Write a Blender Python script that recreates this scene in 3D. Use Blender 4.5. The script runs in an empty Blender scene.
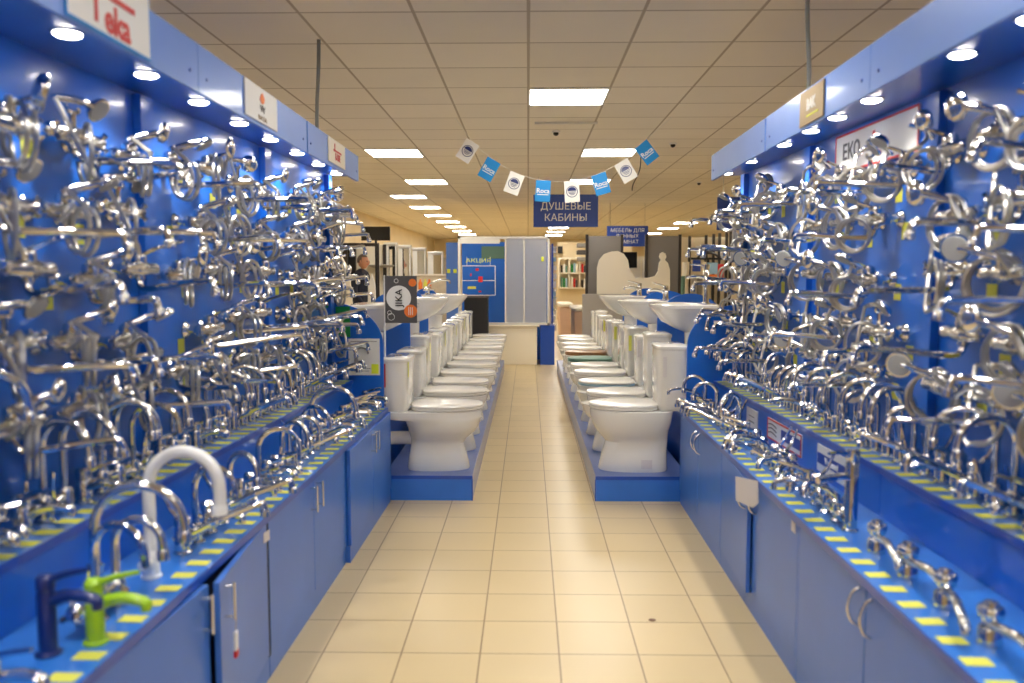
import bpy, bmesh, math, random
from mathutils import Vector, Matrix, Euler
random.seed(7)
PI = math.pi
SC = bpy.context.scene
COL = SC.collection
CAMH = 1.44

# ------------------------------------------------------------------ materials
def mat(name, col, rough=0.5, metal=0.0, coat=0.0, spec=0.5, emit=None, estr=0.0, trans=0.0, alpha=1.0, noise=0.0, nscale=8.0, bump=0.0):
    m = bpy.data.materials.new(name); m.use_nodes = True
    nt = m.node_tree; b = nt.nodes['Principled BSDF']
    b.inputs['Base Color'].default_value = (*col, 1)
    b.inputs['Roughness'].default_value = rough
    b.inputs['Metallic'].default_value = metal
    b.inputs['Coat Weight'].default_value = coat
    b.inputs['Coat Roughness'].default_value = 0.08
    b.inputs['Specular IOR Level'].default_value = spec
    b.inputs['Transmission Weight'].default_value = trans
    b.inputs['Alpha'].default_value = alpha
    if emit:
        b.inputs['Emission Color'].default_value = (*emit, 1)
        b.inputs['Emission Strength'].default_value = estr
    if noise or bump:
        tc = nt.nodes.new('ShaderNodeTexCoord'); n = nt.nodes.new('ShaderNodeTexNoise')
        n.inputs['Scale'].default_value = nscale; n.inputs['Detail'].default_value = 4
        nt.links.new(tc.outputs['Object'], n.inputs['Vector'])
        if noise:
            r = nt.nodes.new('ShaderNodeMapRange')
            r.inputs['From Min'].default_value = 0.3; r.inputs['From Max'].default_value = 0.7
            r.inputs['To Min'].default_value = 1 - noise; r.inputs['To Max'].default_value = 1 + noise
            nt.links.new(n.outputs['Fac'], r.inputs['Value'])
            v = nt.nodes.new('ShaderNodeVectorMath'); v.operation = 'SCALE'
            v.inputs[0].default_value = col
            nt.links.new(r.outputs['Result'], v.inputs['Scale'])
            nt.links.new(v.outputs['Vector'], b.inputs['Base Color'])
        if bump:
            bp = nt.nodes.new('ShaderNodeBump'); bp.inputs['Strength'].default_value = bump; bp.inputs['Distance'].default_value = 0.01
            nt.links.new(n.outputs['Fac'], bp.inputs['Height']); nt.links.new(bp.outputs['Normal'], b.inputs['Normal'])
    return m

def grid_mat(name, tile, line, size, off, lw, rough, var=0.05, coat=0.0, stain=None):
    """square tiles in world XY with joint lines, per-tile tint"""
    m = bpy.data.materials.new(name); m.use_nodes = True
    nt = m.node_tree; b = nt.nodes['Principled BSDF']; L = nt.links
    b.inputs['Roughness'].default_value = rough; b.inputs['Coat Weight'].default_value = coat; b.inputs['Coat Roughness'].default_value = .15
    g = nt.nodes.new('ShaderNodeNewGeometry'); s = nt.nodes.new('ShaderNodeSeparateXYZ'); L.new(g.outputs['Position'], s.inputs[0])
    def math_(op, a, bb=None):
        n = nt.nodes.new('ShaderNodeMath'); n.operation = op
        for i, x in enumerate((a, bb)):
            if x is None: continue
            if isinstance(x, (int, float)): n.inputs[i].default_value = x
            else: L.new(x, n.inputs[i])
        return n.outputs[0]
    masks, cells = [], []
    for ax, o in (('X', off[0]), ('Y', off[1])):
        t = math_('DIVIDE', math_('SUBTRACT', s.outputs[ax], o), size)
        f = math_('FRACT', t); cells.append(math_('FLOOR', t))
        d = math_('MINIMUM', f, math_('SUBTRACT', 1.0, f))
        masks.append(math_('LESS_THAN', d, lw / size / 2))
    mk = math_('MAXIMUM', masks[0], masks[1])
    c = nt.nodes.new('ShaderNodeCombineXYZ'); L.new(cells[0], c.inputs[0]); L.new(cells[1], c.inputs[1])
    wn = nt.nodes.new('ShaderNodeTexWhiteNoise'); L.new(c.outputs[0], wn.inputs['Vector'])
    nz = nt.nodes.new('ShaderNodeTexNoise'); nz.inputs['Scale'].default_value = 2.2; nz.inputs['Detail'].default_value = 5; L.new(g.outputs['Position'], nz.inputs['Vector'])
    v = math_('ADD', math_('ADD', 1 - var * 1.0, math_('MULTIPLY', wn.outputs['Value'], var)), math_('MULTIPLY', nz.outputs['Fac'], var))
    sc = nt.nodes.new('ShaderNodeVectorMath'); sc.operation = 'SCALE'; sc.inputs[0].default_value = tile; L.new(v, sc.inputs['Scale'])
    mx = nt.nodes.new('ShaderNodeMix'); mx.data_type = 'RGBA'; L.new(mk, mx.inputs['Factor'])
    L.new(sc.outputs['Vector'], mx.inputs[6]); mx.inputs[7].default_value = (*line, 1)
    L.new(mx.outputs[2], b.inputs['Base Color'])
    bp = nt.nodes.new('ShaderNodeBump'); bp.inputs['Strength'].default_value = .3; bp.inputs['Distance'].default_value = .003
    L.new(math_('SUBTRACT', 1.0, mk), bp.inputs['Height']); L.new(bp.outputs['Normal'], b.inputs['Normal'])
    return m

M = dict(
    blue=mat('blue_laminate', (.010, .138, .62), .32, coat=.25, noise=.06, nscale=3),
    door=mat('blue_door_laminate', (.050, .18, .62), .36, coat=.15, noise=.05, nscale=4),
    edge=mat('deep_blue_edging', (.005, .07, .45), .3, coat=.3),
    shelf=mat('blue_shelf_laminate', (.03, .19, .66), .28, coat=.3, noise=.05),
    fascia=mat('pale_blue_fascia', (.10, .25, .72), .38, coat=.2, noise=.04, nscale=3),
    plinth=mat('plinth_top_blue', (.09, .15, .40), .3, coat=.3, noise=.1, nscale=5),
    plinthf=mat('plinth_front_blue', (.03, .18, .68), .4, coat=.1, noise=.05),
    chrome=mat('chrome', (.70, .695, .685), .055, 1.0),
    chrome2=mat('brushed_chrome', (.72, .72, .72), .22, 1.0),
    hose=mat('ribbed_metal_hose', (.50, .49, .47), .28, 1.0),
    rubber=mat('grey_shower_face', (.42, .43, .43), .5),
    ceramic=mat('glazed_ceramic', (.88, .86, .81), .12, coat=.6),
    lidw=mat('white_seat_plastic', (.86, .83, .77), .22, coat=.3),
    wrap=mat('cloudy_plastic_wrap', (.80, .79, .74), .25, coat=.5, bump=.9, nscale=14),
    wood=mat('honey_wood_seat', (.27, .125, .035), .35, coat=.3, noise=.25, nscale=18),
    green=mat('sea_green_seat', (.12, .25, .19), .4),
    palebl=mat('pale_blue_seat', (.40, .60, .70), .35),
    yellow=mat('yellow_price_card', (.72, .72, .10), .6),
    yellowg=mat('fluorescent_yellow', (.80, .90, .05), .6),
    lime=mat('lime_green_paint', (.36, .62, .01), .3, coat=.4),
    navy=mat('navy_blue_paint', (.006, .02, .14), .3, coat=.4),
    whitep=mat('white_enamel', (.85, .85, .84), .2, coat=.4),
    white=mat('white_paper', (.82, .81, .78), .6),
    cream=mat('cream_board', (.88, .81, .66), .5),
    wall=mat('cream_wall_paint', (.84, .71, .48), .8, noise=.05, nscale=1.5),
    grey=mat('grey_board', (.22, .20, .18), .6),
    greyl=mat('light_grey_board', (.42, .39, .35), .6),
    black=mat('black_plastic', (.012, .012, .014), .3),
    dark=mat('dark_brown_frame', (.03, .022, .018), .5),
    screen=mat('black_screen', (.008, .009, .012), .12),
    red=mat('red_print', (.62, .02, .02), .5),
    orange=mat('orange_print', (.85, .20, .03), .5),
    brown=mat('gold_brown_board', (.30, .19, .06), .4),
    dgrey=mat('charcoal_card', (.085, .08, .08), .5),
    roca=mat('sky_blue_card', (.01, .26, .68), .5),
    signbl=mat('sign_blue', (.02, .06, .33), .45),
    posterg=mat('green_poster', (.01, .25, .05), .4),
    pink=mat('pinkish_tub_panel', (.72, .48, .33), .5),
    mirror=mat('mirror_glass', (.85, .86, .86), .03, 1.0),
    frost=mat('frosted_screen', (.74, .77, .84), .45, trans=.55),
    lamp=mat('ceiling_panel_glow', (1, 1, 1), .5, emit=(1, .95, .86), estr=11),
    spot=mat('spotlight_glow', (1, 1, 1), .5, emit=(1, .93, .84), estr=14),
    skin=mat('skin', (.56, .26, .15), .5),
    hair=mat('grey_brown_hair', (.13, .10, .08), .7),
    cloth=mat('navy_jacket_cloth', (.012, .016, .035), .8),
    trousers=mat('dark_trouser_cloth', (.02, .02, .025), .8),
    frame=mat('white_aluminium', (.78, .76, .70), .35),
    steel=mat('dull_steel', (.40, .39, .37), .35, 1.0),
    stain=mat('brown_stain', (.16, .07, .03), .5),
    gas=mat('grey_conduit', (.22, .22, .20), .5),
    tilew=mat('beige_wall_tile', (.66, .55, .38), .3, noise=.08, nscale=12),
    paper=mat('taped_paper', (.72, .68, .66), .6),
    shadeint=mat('shaded_cabinet_inside', (.01, .015, .03), .8),  # near-black puts the shade behind the ajar doors into the colour
    skyblue=mat('light_blue_pack', (.35, .55, .72), .5),
)
M['floor'] = grid_mat('beige_floor_tile', (.64, .50, .275), (.26, .16, .08), .30, (.12, .106), .0055, .30, .07)
M['ceil'] = grid_mat('ceiling_tile', (.86, .79, .65), (.50, .42, .30), .60, (0, .31), .018, .8, .07)

# ------------------------------------------------------------------ mesh helpers
def new(): return bmesh.new()

def obj(name, bm, m, parent=None, smooth=True, loc=(0, 0, 0), bevel=0, sub=0):
    bmesh.ops.recalc_face_normals(bm, faces=bm.faces)
    me = bpy.data.meshes.new(name); bm.to_mesh(me); bm.free()
    me.materials.append(M[m] if isinstance(m, str) else m)
    o = bpy.data.objects.new(name, me); COL.objects.link(o)
    o.location = loc
    if parent: o.parent = parent
    if smooth:
        me.polygons.foreach_set('use_smooth', [True] * len(me.polygons))
        me.set_sharp_from_angle(angle=math.radians(40))
    if bevel:
        md = o.modifiers.new('bevel', 'BEVEL'); md.width = bevel; md.segments = 2; md.limit_method = 'ANGLE'
    if sub:
        md = o.modifiers.new('sub', 'SUBSURF'); md.levels = sub; md.render_levels = sub
    return o

def bx(bm, x0, x1, y0, y1, z0, z1):
    r = bmesh.ops.create_cube(bm, size=1)
    bmesh.ops.scale(bm, verts=r['verts'], vec=(x1 - x0, y1 - y0, z1 - z0))
    bmesh.ops.translate(bm, verts=r['verts'], vec=((x0 + x1) / 2, (y0 + y1) / 2, (z0 + z1) / 2))
    return bm

def box(x0, x1, y0, y1, z0, z1): return bx(new(), x0, x1, y0, y1, z0, z1)

def prism(bm, pts, z0, z1):
    """extrude an XY outline between z0 and z1"""
    a = [bm.verts.new((p[0], p[1], z0)) for p in pts]; b = [bm.verts.new((p[0], p[1], z1)) for p in pts]
    bm.faces.new(a[::-1]); bm.faces.new(b)
    n = len(pts)
    for i in range(n): bm.faces.new((a[i], a[(i + 1) % n], b[(i + 1) % n], b[i]))
    return bm

def plate(bm, pts, y0, y1):
    """extrude an XZ outline between y0 and y1"""
    a = [bm.verts.new((p[0], y0, p[1])) for p in pts]; b = [bm.verts.new((p[0], y1, p[1])) for p in pts]
    bm.faces.new(a); bm.faces.new(b[::-1])
    n = len(pts)
    for i in range(n): bm.faces.new((a[i], b[i], b[(i + 1) % n], a[(i + 1) % n]))
    return bm

def smoothpath(pts, n=6):
    pts = [Vector(p) for p in pts]
    if n <= 1 or len(pts) < 3: return pts
    out = []
    for i in range(len(pts) - 1):
        p0 = pts[max(i - 1, 0)]; p1 = pts[i]; p2 = pts[i + 1]; p3 = pts[min(i + 2, len(pts) - 1)]
        for k in range(n):
            t = k / n; t2 = t * t; t3 = t2 * t
            out.append(.5 * ((2 * p1) + (-p0 + p2) * t + (2 * p0 - 5 * p1 + 4 * p2 - p3) * t2 + (-p0 + 3 * p1 - 3 * p2 + p3) * t3))
    out.append(pts[-1]); return out

def tube(bm, pts, r, seg=8, sm=1):
    P = smoothpath(pts, sm); n = len(P)
    R = r if callable(r) else (lambda t: r)
    rings = []; up = None
    for i, p in enumerate(P):
        d = (P[min(i + 1, n - 1)] - P[max(i - 1, 0)]).normalized()
        if up is None:
            up = Vector((0, 0, 1)) if abs(d.z) < .9 else Vector((1, 0, 0))
        up = (up - d * up.dot(d))
        if up.length < 1e-5: up = d.orthogonal()
        up.normalize(); s = d.cross(up)
        rr = R(i / (n - 1))
        rings.append([bm.verts.new(p + (up * math.cos(a) + s * math.sin(a)) * rr) for a in [2 * PI * k / seg for k in range(seg)]])
    for a, b in zip(rings, rings[1:]):
        for k in range(seg): bm.faces.new((a[k], a[(k + 1) % seg], b[(k + 1) % seg], b[k]))
    bm.faces.new(rings[0][::-1]); bm.faces.new(rings[-1])
    return bm

def cyl(bm, p0, p1, r0, r1=None, seg=14):
    r1 = r0 if r1 is None else r1
    return tube(bm, [p0, p1], lambda t: r0 + (r1 - r0) * t, seg)

def lathe(bm, base, axis, prof, seg=14):
    """prof: list of (distance along axis, radius)"""
    base = Vector(base); ax = Vector(axis).normalized(); u = ax.orthogonal().normalized(); v = ax.cross(u)
    rings = [[bm.verts.new(base + ax * d + (u * math.cos(2 * PI * k / seg) + v * math.sin(2 * PI * k / seg)) * max(r, 1e-4)) for k in range(seg)] for d, r in prof]
    for a, b in zip(rings, rings[1:]):
        for k in range(seg): bm.faces.new((a[k], a[(k + 1) % seg], b[(k + 1) % seg], b[k]))
    bm.faces.new(rings[0][::-1]); bm.faces.new(rings[-1])
    return bm

def loft(bm, rings, cap=True):
    R = [[bm.verts.new(p) for p in ring] for ring in rings]; n = len(R[0])
    for a, b in zip(R, R[1:]):
        for k in range(n): bm.faces.new((a[k], a[(k + 1) % n], b[(k + 1) % n], b[k]))
    if cap: bm.faces.new(R[0][::-1]); bm.faces.new(R[-1])
    return bm

def egg(x0, x1, hw, z, n=28, back=4.0, front=2.1, split=.45):
    """outline in XY: squarish at the back (x0), round at the front (x1)"""
    xc = x0 + (x1 - x0) * split; out = []
    for k in range(n):
        a = 2 * PI * k / n; c, s = math.cos(a), math.sin(a)
        e = front if c > 0 else back; L = (x1 - xc) if c > 0 else (xc - x0)
        x = xc + L * math.copysign(abs(c) ** (2 / e), c); y = hw * math.copysign(abs(s) ** (2 / e), s)
        out.append((x, y, z))
    return out

def thing(name, label, cat, loc=(0, 0, 0), rz=0, group=None):
    o = bpy.data.objects.new(name, None); COL.objects.link(o); o.empty_display_size = .05
    o.location = loc; o.rotation_euler = (0, 0, rz); o['label'] = label; o['category'] = cat
    if group: o['group'] = group
    return o

def tag(o, label, cat, group=None, kind=None):
    o['label'] = label; o['category'] = cat
    if group: o['group'] = group
    if kind: o['kind'] = kind
    return o

def struct(name, bm, m, parent=None, **k):
    o = obj(name, bm, m, parent, smooth=False, **k)
    if not parent: o['kind'] = 'structure'
    return o

def text(name, s, size, m, parent, loc, rot, depth=.0015, align='CENTER', stretch=1.0, shear=0, bold=0):
    cu = bpy.data.curves.new(name, 'FONT'); cu.body = s; cu.size = size; cu.extrude = depth; cu.shear = shear; cu.offset = bold
    cu.align_x = align; cu.align_y = 'CENTER'; cu.resolution_u = 3
    t = bpy.data.objects.new('tmp', cu); COL.objects.link(t)
    dg = bpy.context.evaluated_depsgraph_get()
    me = bpy.data.meshes.new_from_object(t.evaluated_get(dg)); bpy.data.objects.remove(t); bpy.data.curves.remove(cu)
    me.name = name; me.materials.clear(); me.materials.append(M[m])
    o = bpy.data.objects.new(name, me); COL.objects.link(o); o.location = loc; o.rotation_euler = rot; o.scale = (stretch, 1, 1)
    if parent: o.parent = parent
    return o

def dup(root, loc, rz, label, group=None):
    """the copied thing with a copy of each part; returns {part name: [objects]}"""
    r = root.copy(); COL.objects.link(r); r.location = loc; r.rotation_euler = (0, 0, rz); r['label'] = label
    if group: r['group'] = group
    for ch in KIDS[root.name]:
        c = ch.copy(); COL.objects.link(c); c.parent = r
        NEWKIDS.setdefault(r.name, []).append(c)
        for g in ch.children:
            d = g.copy(); COL.objects.link(d); d.parent = c
    return r
KIDS, NEWKIDS = {}, {}

ORD = 'zeroth first second third fourth fifth sixth seventh eighth ninth tenth eleventh twelfth thirteenth fourteenth fifteenth sixteenth seventeenth eighteenth nineteenth'.split()
TENS = {20: 'twent', 30: 'thirt', 40: 'fort', 50: 'fift'}
def ordinal(n):
    if n < 20: return ORD[n]
    t, u = n // 10 * 10, n % 10
    return TENS[t] + 'ieth' if u == 0 else TENS[t] + 'y-' + ORD[u]

# ------------------------------------------------------------------ the room
XL, XR, YB, YF, ZC = -3.7, 7.2, -4.0, 33.5, 2.797
struct('floor', box(XL, XR, YB, YF, -.1, 0), 'floor')
struct('ceiling', box(XL, XR, YB, YF, ZC, ZC + .1), 'ceil')
struct('wall_left', box(XL - .1, XL, YB, YF, 0, ZC), 'wall')
struct('wall_right', box(XR, XR + .1, YB, YF, 0, ZC), 'wall')
struct('wall_far', box(XL, XR, YF, YF + .1, 0, ZC), 'wall')
struct('wall_back', box(XL, XR, YB - .1, YB, 0, ZC), 'wall')

# ceiling light panels -------------------------------------------------------
LP = []
for y in (6.27,): LP.append((0.0, y))
for y in (9.27, 12.27): LP += [(-1.8, y), (.6, y)]
for y in (14.67, 17.07, 19.47, 21.87, 24.27, 26.67, 29.07): LP += [(-2.4, y)]
for y in (15.27, 18.27, 21.27, 24.87, 27.27, 29.67): LP += [(.6, y)]
for y in (13.47, 17.0, 22.47, 25.27, 28.47): LP += [(3.9, y)]
LP += [(0, .87), (0, 3.27), (-2.4, 3.27), (2.4, 3.27), (-1.8, -1.53), (1.2, -1.53), (-3.0, 8.07), (3.0, 8.07), (5.4, 5.07)]  # panels out of view, added for their light on displays and aisle
cnt = {}
for x, y in LP:
    col = 'aisle' if x in (0.0, .6) else ('left' if x < 0 else 'right')
    LPk = 'in the %s line of ceiling lights' % {'aisle': 'middle', 'left': 'left-hand', 'right': 'right-hand'}[col]
    cnt.setdefault(col, []).append((y, x))
order = {c: sorted(v) for c, v in cnt.items()}
lampfirst = None
for c, v in order.items():
    word = {'aisle': 'middle', 'left': 'left-hand', 'right': 'right-hand'}[c]
    for i, (y, x) in enumerate(v):
        y += .045
        lab = 'square glowing ceiling light panel in the %s line, %s from the store front' % (word, ordinal(i + 1))
        if lampfirst is None:
            t = thing('ceiling_light', lab, 'ceiling light', (x + .3, y + .3, ZC), 0, 'ceiling light panels')
            f = new()
            for a in ((-.3, .3, -.3, -.285), (-.3, .3, .285, .3), (-.3, -.285, -.285, .285), (.285, .3, -.285, .285)):
                bx(f, *a, -.012, 0)
            obj('frame', f, 'frame', t, smooth=False)
            obj('diffuser', box(-.285, .285, -.285, .285, -.008, -.001), 'lamp', t, smooth=False)
            lampfirst = t; KIDS[t.name] = list(t.children)
        else:
            dup(lampfirst, (x + .3, y + .3, ZC), 0, lab)

# ------------------------------------------------------------------ displays
def lerp(a, b, t): return a + (b - a) * t
YE, YN = 5.25, .45       # far and near end of the blue displays
def side(s, far, near):
    """signed x at depth y of a display face given at Y=5.35 and Y=2"""
    return lambda y: s * lerp(far, near, (5.35 - y) / 3.35)
GEO = {
    'left': dict(s=-1, front=side(-1, .885, .925), riser=side(-1, 1.10, 1.205), back=side(-1, 1.235, 1.36), fascia=side(-1, 1.07, 1.055)),
    'right': dict(s=1, front=side(1, .955, .938), riser=side(1, 1.16, 1.24), back=side(1, 1.325, 1.40), fascia=side(1, 1.145, 1.085)),
}
ZT, ZS = .60, .775        # counter top and upper shelf heights
def slab(bm, f0, f1, y0, y1, z0, z1):
    """box between two face functions"""
    return prism(bm, [(f0(y0), y0), (f1(y0), y0), (f1(y1), y1), (f0(y1), y1)] if f0(y0) < f1(y0) else [(f1(y0), y0), (f0(y0), y0), (f0(y1), y1), (f1(y1), y1)], z0, z1)
def off(f, d): return lambda y: f(y) + d

def pull(parent, x, y, z, s, kind='bow'):
    b = new()
    if kind == 'bow':
        tube(b, [(x, y, z + .055), (x - s * .022, y, z + .04), (x - s * .033, y, z), (x - s * .022, y, z - .04), (x, y, z - .055)], .0045, 8, 5)
    else:
        tube(b, [(x, y, z + .045), (x - s * .028, y, z + .045)], .004, 8); tube(b, [(x, y, z - .045), (x - s * .028, y, z - .045)], .004, 8)
        tube(b, [(x - s * .028, y, z + .055), (x - s * .028, y, z - .055)], .005, 8)
    return obj('handle', b, 'chrome2', parent)

BND = [5.25, 4.1, 2.9, 1.7, YN]
WHERE = ['at the far end', 'second from the far end', 'third from the far end', 'nearest the entrance']
for sd, g in GEO.items():
    s = g['s']; fr, rs, bk, fa = g['front'], g['riser'], g['back'], g['fascia']
    # low cabinets, one per module
    for i in range(4):
        y1, y0 = BND[i], BND[i + 1]
        jut = (.022 if (sd == 'left' and i == 0) else 0)
        ff = off(fr, -s * jut)
        t = thing('base_cabinet', 'low blue two-door cabinet under the %s tap counter, %s' % (sd, WHERE[i]), 'cabinet', (ff(y0), (y0 + y1) / 2, 0), 0, 'low blue cabinets of the %s display' % sd)
        def P(bm): # shift to thing's frame
            bmesh.ops.translate(bm, verts=bm.verts, vec=(-t.location.x, -t.location.y, 0)); return bm
        c = new()
        slab(c, off(ff, s * .02), off(ff, s * .045), y0 + .003, y1 - .003, .085, ZT - .026)    # inner face
        slab(c, off(ff, s * .045), off(bk, -s * .0), y0 + .003, y0 + .02, .0, ZT - .026)
        slab(c, off(ff, s * .045), off(bk, -s * .0), y1 - .02, y1 - .003, .0, ZT - .026)
        slab(c, ff, off(ff, s * .02), y1 - .02, y1 - .002, .085, ZT - .026)
        obj('carcass', P(c), 'blue' if not (sd == 'left' and i == 2) else 'shadeint', t, smooth=False)
        k = slab(new(), off(ff, s * .006), off(ff, s * .03), y0 + .003, y1 - .003, 0, .083)
        obj('toe_kick', P(k), 'door', t, smooth=False)
        ym = (y0 + y1) / 2
        for a, b_, hy in ((y0 + .003, ym - .003, ym - .045), (ym + .003, y1 - .021, ym + .045)):
            ajar = (sd == 'left' and i == 2) or (sd == 'right' and i == 1 and a > ym)
            hinge = b_ if a > ym else a
            d = bpy.data.objects.new('door', None)
            dm = box(0, 1, 0, 1, 0, 1); bmesh.ops.delete(dm, geom=dm.verts, context='VERTS')
            slab(dm, ff, off(ff, s * .018), a, b_, .09, ZT - .03)
            hx = ff(hinge) + s * .018
            bmesh.ops.translate(dm, verts=dm.verts, vec=(-hx, -hinge, 0))
            do = obj('door', dm, 'door', t, smooth=False, loc=(hx - t.location.x, hinge - t.location.y, 0), bevel=.0015)
            h = pull(do, ff(hy) - hx, hy - hinge, .50 if i < 3 else .48, s, 'bow' if sd == 'right' else 'bar')
            h['label'] = 'chrome handle'
            if sd == 'left' and i == 2:
                for oo in (do,):
                    pass
            if ajar:
                ang = math.radians((5.2 if a > ym else -2.4) if sd == 'left' else 2.2)
                do.rotation_euler = (0, 0, -s * ang)
                if sd == 'left' and a > ym:   # luggage tag on the handle
                    b = new(); tube(b, [(.0, 0, 0), (.002, 0, -.05), (0, 0, -.085)], .0015, 6, 4)
                    hh = h
                    cd = obj('key_tag', box(-.004, .004, -.012, .012, -.145, -.09), 'white', do, smooth=False, loc=(ff(hy) - hx - s * .03, hy - hinge, .50), bevel=.002)
                    cd['label'] = 'white and red key tag'
                    obj('key_string', b, 'steel', do, loc=(ff(hy) - hx - s * .03, hy - hinge, .50))
                    rd = obj('key_tag', box(-.0045, .0045, -.012, .012, -.165, -.145), 'red', do, smooth=False, loc=(ff(hy) - hx - s * .03, hy - hinge, .50))
    # long counter top, riser, shelf
    o = obj('tap_counter', slab(new(), off(fr, -s * .006), bk, YN, YE, ZT - .024, ZT), 'shelf', None, smooth=False)
    tag(o, 'long blue counter top of the %s tap display, lower tier' % sd, 'counter')
    e = slab(new(), off(fr, -s * .009), off(fr, -s * .006), YN, YE, ZT - .026, ZT + .0005)
    obj('edging', e, 'edge', o, smooth=False)
    for i in range(4):
        y1, y0 = BND[i], BND[i + 1]
        t = thing('riser_step', 'blue box step carrying the upper tap shelf, %s display, %s' % (sd, WHERE[i]), 'shelf', (rs(y0), (y0 + y1) / 2, ZT), 0, 'blue box steps of the %s display' % sd)
        def P(bm):
            bmesh.ops.translate(bm, verts=bm.verts, vec=(-t.location.x, -t.location.y, -ZT)); return bm
        obj('front_panel', P(slab(new(), off(rs, s * .002), off(rs, s * .018), y0 + .002, y1 - .002, ZT + .001, ZS - .02)), 'blue', t, smooth=False)
        obj('shelf_top', P(slab(new(), off(rs, -s * .003), bk, y0 + .001, y1 - .001, ZS - .02, ZS)), 'shelf', t, smooth=False)
        obj('edging', P(slab(new(), off(rs, -s * .006), off(rs, -s * .003), y0 + .001, y1 - .001, ZS - .022, ZS + .0005)), 'edge', t, smooth=False)
    # backboards, pilasters
    for i in range(4):
        y1, y0 = BND[i], BND[i + 1]
        o = obj('back_panel', slab(new(), bk, off(bk, s * .03), y0 + .001, y1 - .001, 0, 2.05), 'blue', None, smooth=False)
        tag(o, 'tall royal blue panel behind the hanging taps, %s display, %s' % (sd, WHERE[i]), 'display panel', 'tall blue panels of the %s display' % sd)
    for i, yb in enumerate(BND[:-1]):
        w = .04
        a, b_ = (yb - .075, yb) if i == 0 else (yb - w, yb + w)
        o = obj('pilaster', slab(new(), off(bk, -s * .03), off(bk, -s * .0005), a, b_, ZS + .001, 2.04), 'blue', None, smooth=False, bevel=.002)
        tag(o, 'narrow upright blue post dividing the %s tap display, %s from the far end' % (sd, ordinal(i + 1)), 'post', 'upright posts of the %s display' % sd)
    # canopy: soffit and fascia lengths
    o = obj('soffit', slab(new(), off(fa, s * .018), off(bk, s * .03), YN, 5.38, 2.051, 2.07), 'blue', None, smooth=False)
    tag(o, 'blue canopy underside holding the spotlights over the %s display' % sd, 'canopy')
    seams = {'left': [5.38, 4.11, 2.75, 1.45, YN], 'right': [5.38, 4.08, 2.8, 1.5, YN]}[sd]
    for i in range(4):
        y1, y0 = seams[i], seams[i + 1]
        gap = .02 if i == 0 else .002
        o = obj('fascia_board', slab(new(), fa, off(fa, s * .018), y0 + gap, y1 - .001, 2.02, 2.175), 'fascia', None, smooth=False, bevel=.0015)
        tag(o, 'pale blue header board above the %s display, %s' % (sd, WHERE[i]), 'header board', 'header boards of the %s display' % sd)
        b = new()
        for yy in (y0 + .07, y1 - .07):
            cyl(b, (fa(yy) - s * .003, yy, 2.075), (fa(yy) + s * .001, yy, 2.075), .006)
        obj('screw_cap', b, 'edge', o)
    o = obj('canopy_batten', slab(new(), off(fa, s * .0185), off(fa, s * .05), 4.05, 4.15, 2.075, 2.17), 'blue', None, smooth=False)
    tag(o, 'small bright blue joining block behind the %s header boards' % sd, 'batten')

# spotlights in the soffit
SPY = {'left': [4.98, 4.55, 4.13, 3.7, 3.3, 2.89, 2.49, 2.06, 1.64, 1.22], 'right': [5.0, 4.47, 3.89, 3.52, 3.22, 2.9, 2.30, 1.98, 1.6, 1.2]}  # nearest ones on each side are out of view, added for lighting
sf = None
for sd, ys in SPY.items():
    g = GEO[sd]; s = g['s']
    for i, y in enumerate(ys):
        y = y * 1.034 + .049; x = s * (1.17 if s < 0 else 1.205)
        lab = 'small round glowing spotlight under the %s canopy, %s from the far end' % (sd, ordinal(i + 1))
        if sf is None:
            t = thing('spotlight', lab, 'spotlight', (x, y, 2.051), 0, 'round canopy spotlights')
            b = new(); lathe(b, (0, 0, 0), (0, 0, -1), [(0, .042), (.004, .042), (.005, .039), (.005, .034), (.001, .034)], 24)
            obj('bezel', b, 'chrome2', t)
            obj('bulb', lathe(new(), (0, 0, -.001), (0, 0, -1), [(0, .033), (.006, .033), (.009, .028), (.0095, .001)], 24), 'spot', t)
            sf = t; KIDS[t.name] = list(t.children)
        else:
            dup(sf, (x, y, 2.051), 0, lab)
        L = bpy.data.lights.new('spot_lamp', 'SPOT'); L.energy = 8; L.color = (1, .95, .89); L.spot_size = math.radians(125); L.spot_blend = .9; L.shadow_soft_size = .03
        lo = bpy.data.objects.new('spot_lamp', L); COL.objects.link(lo); lo.location = (x, y, 2.035)

# ------------------------------------------------------------------ taps: one prototype of each kind, parts as children
def part(name, bm, m, t, loc=(0, 0, 0)): return obj(name, bm, m, t, loc=loc)

def cross_knob(bm, base, axis):
    base = Vector(base); ax = Vector(axis).normalized(); u = ax.orthogonal().normalized(); v = ax.cross(u)
    lathe(bm, base, ax, [(0, .012), (.012, .013), (.016, .020), (.034, .021), (.040, .014), (.042, .002)], 12)
    for d in (u, -u, v, -v):
        tube(bm, [base + ax * .026, base + ax * .026 + d * .034], lambda t: .0065 + .002 * t, 7)

def wall_body(t, lobes=False):
    for x in (-.075, .075):
        part('flange', lathe(new(), (x, 0, 0), (0, 1, 0), [(0, .033), (.004, .033), (.014, .024), (.02, .015)], 14), 'chrome', t)
    b = new()
    for x in (-.075, .075): tube(b, [(x, .012, 0), (x, .065, 0)], .0155, 10)
    lathe(b, (-.105, .065, 0), (1, 0, 0), [(0, .012), (.004, .022), (.06, .023), (.08, .028), (.13, .028), (.15, .023), (.206, .022), (.21, .012)], 14)
    part('body', b, 'chrome', t)

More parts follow.
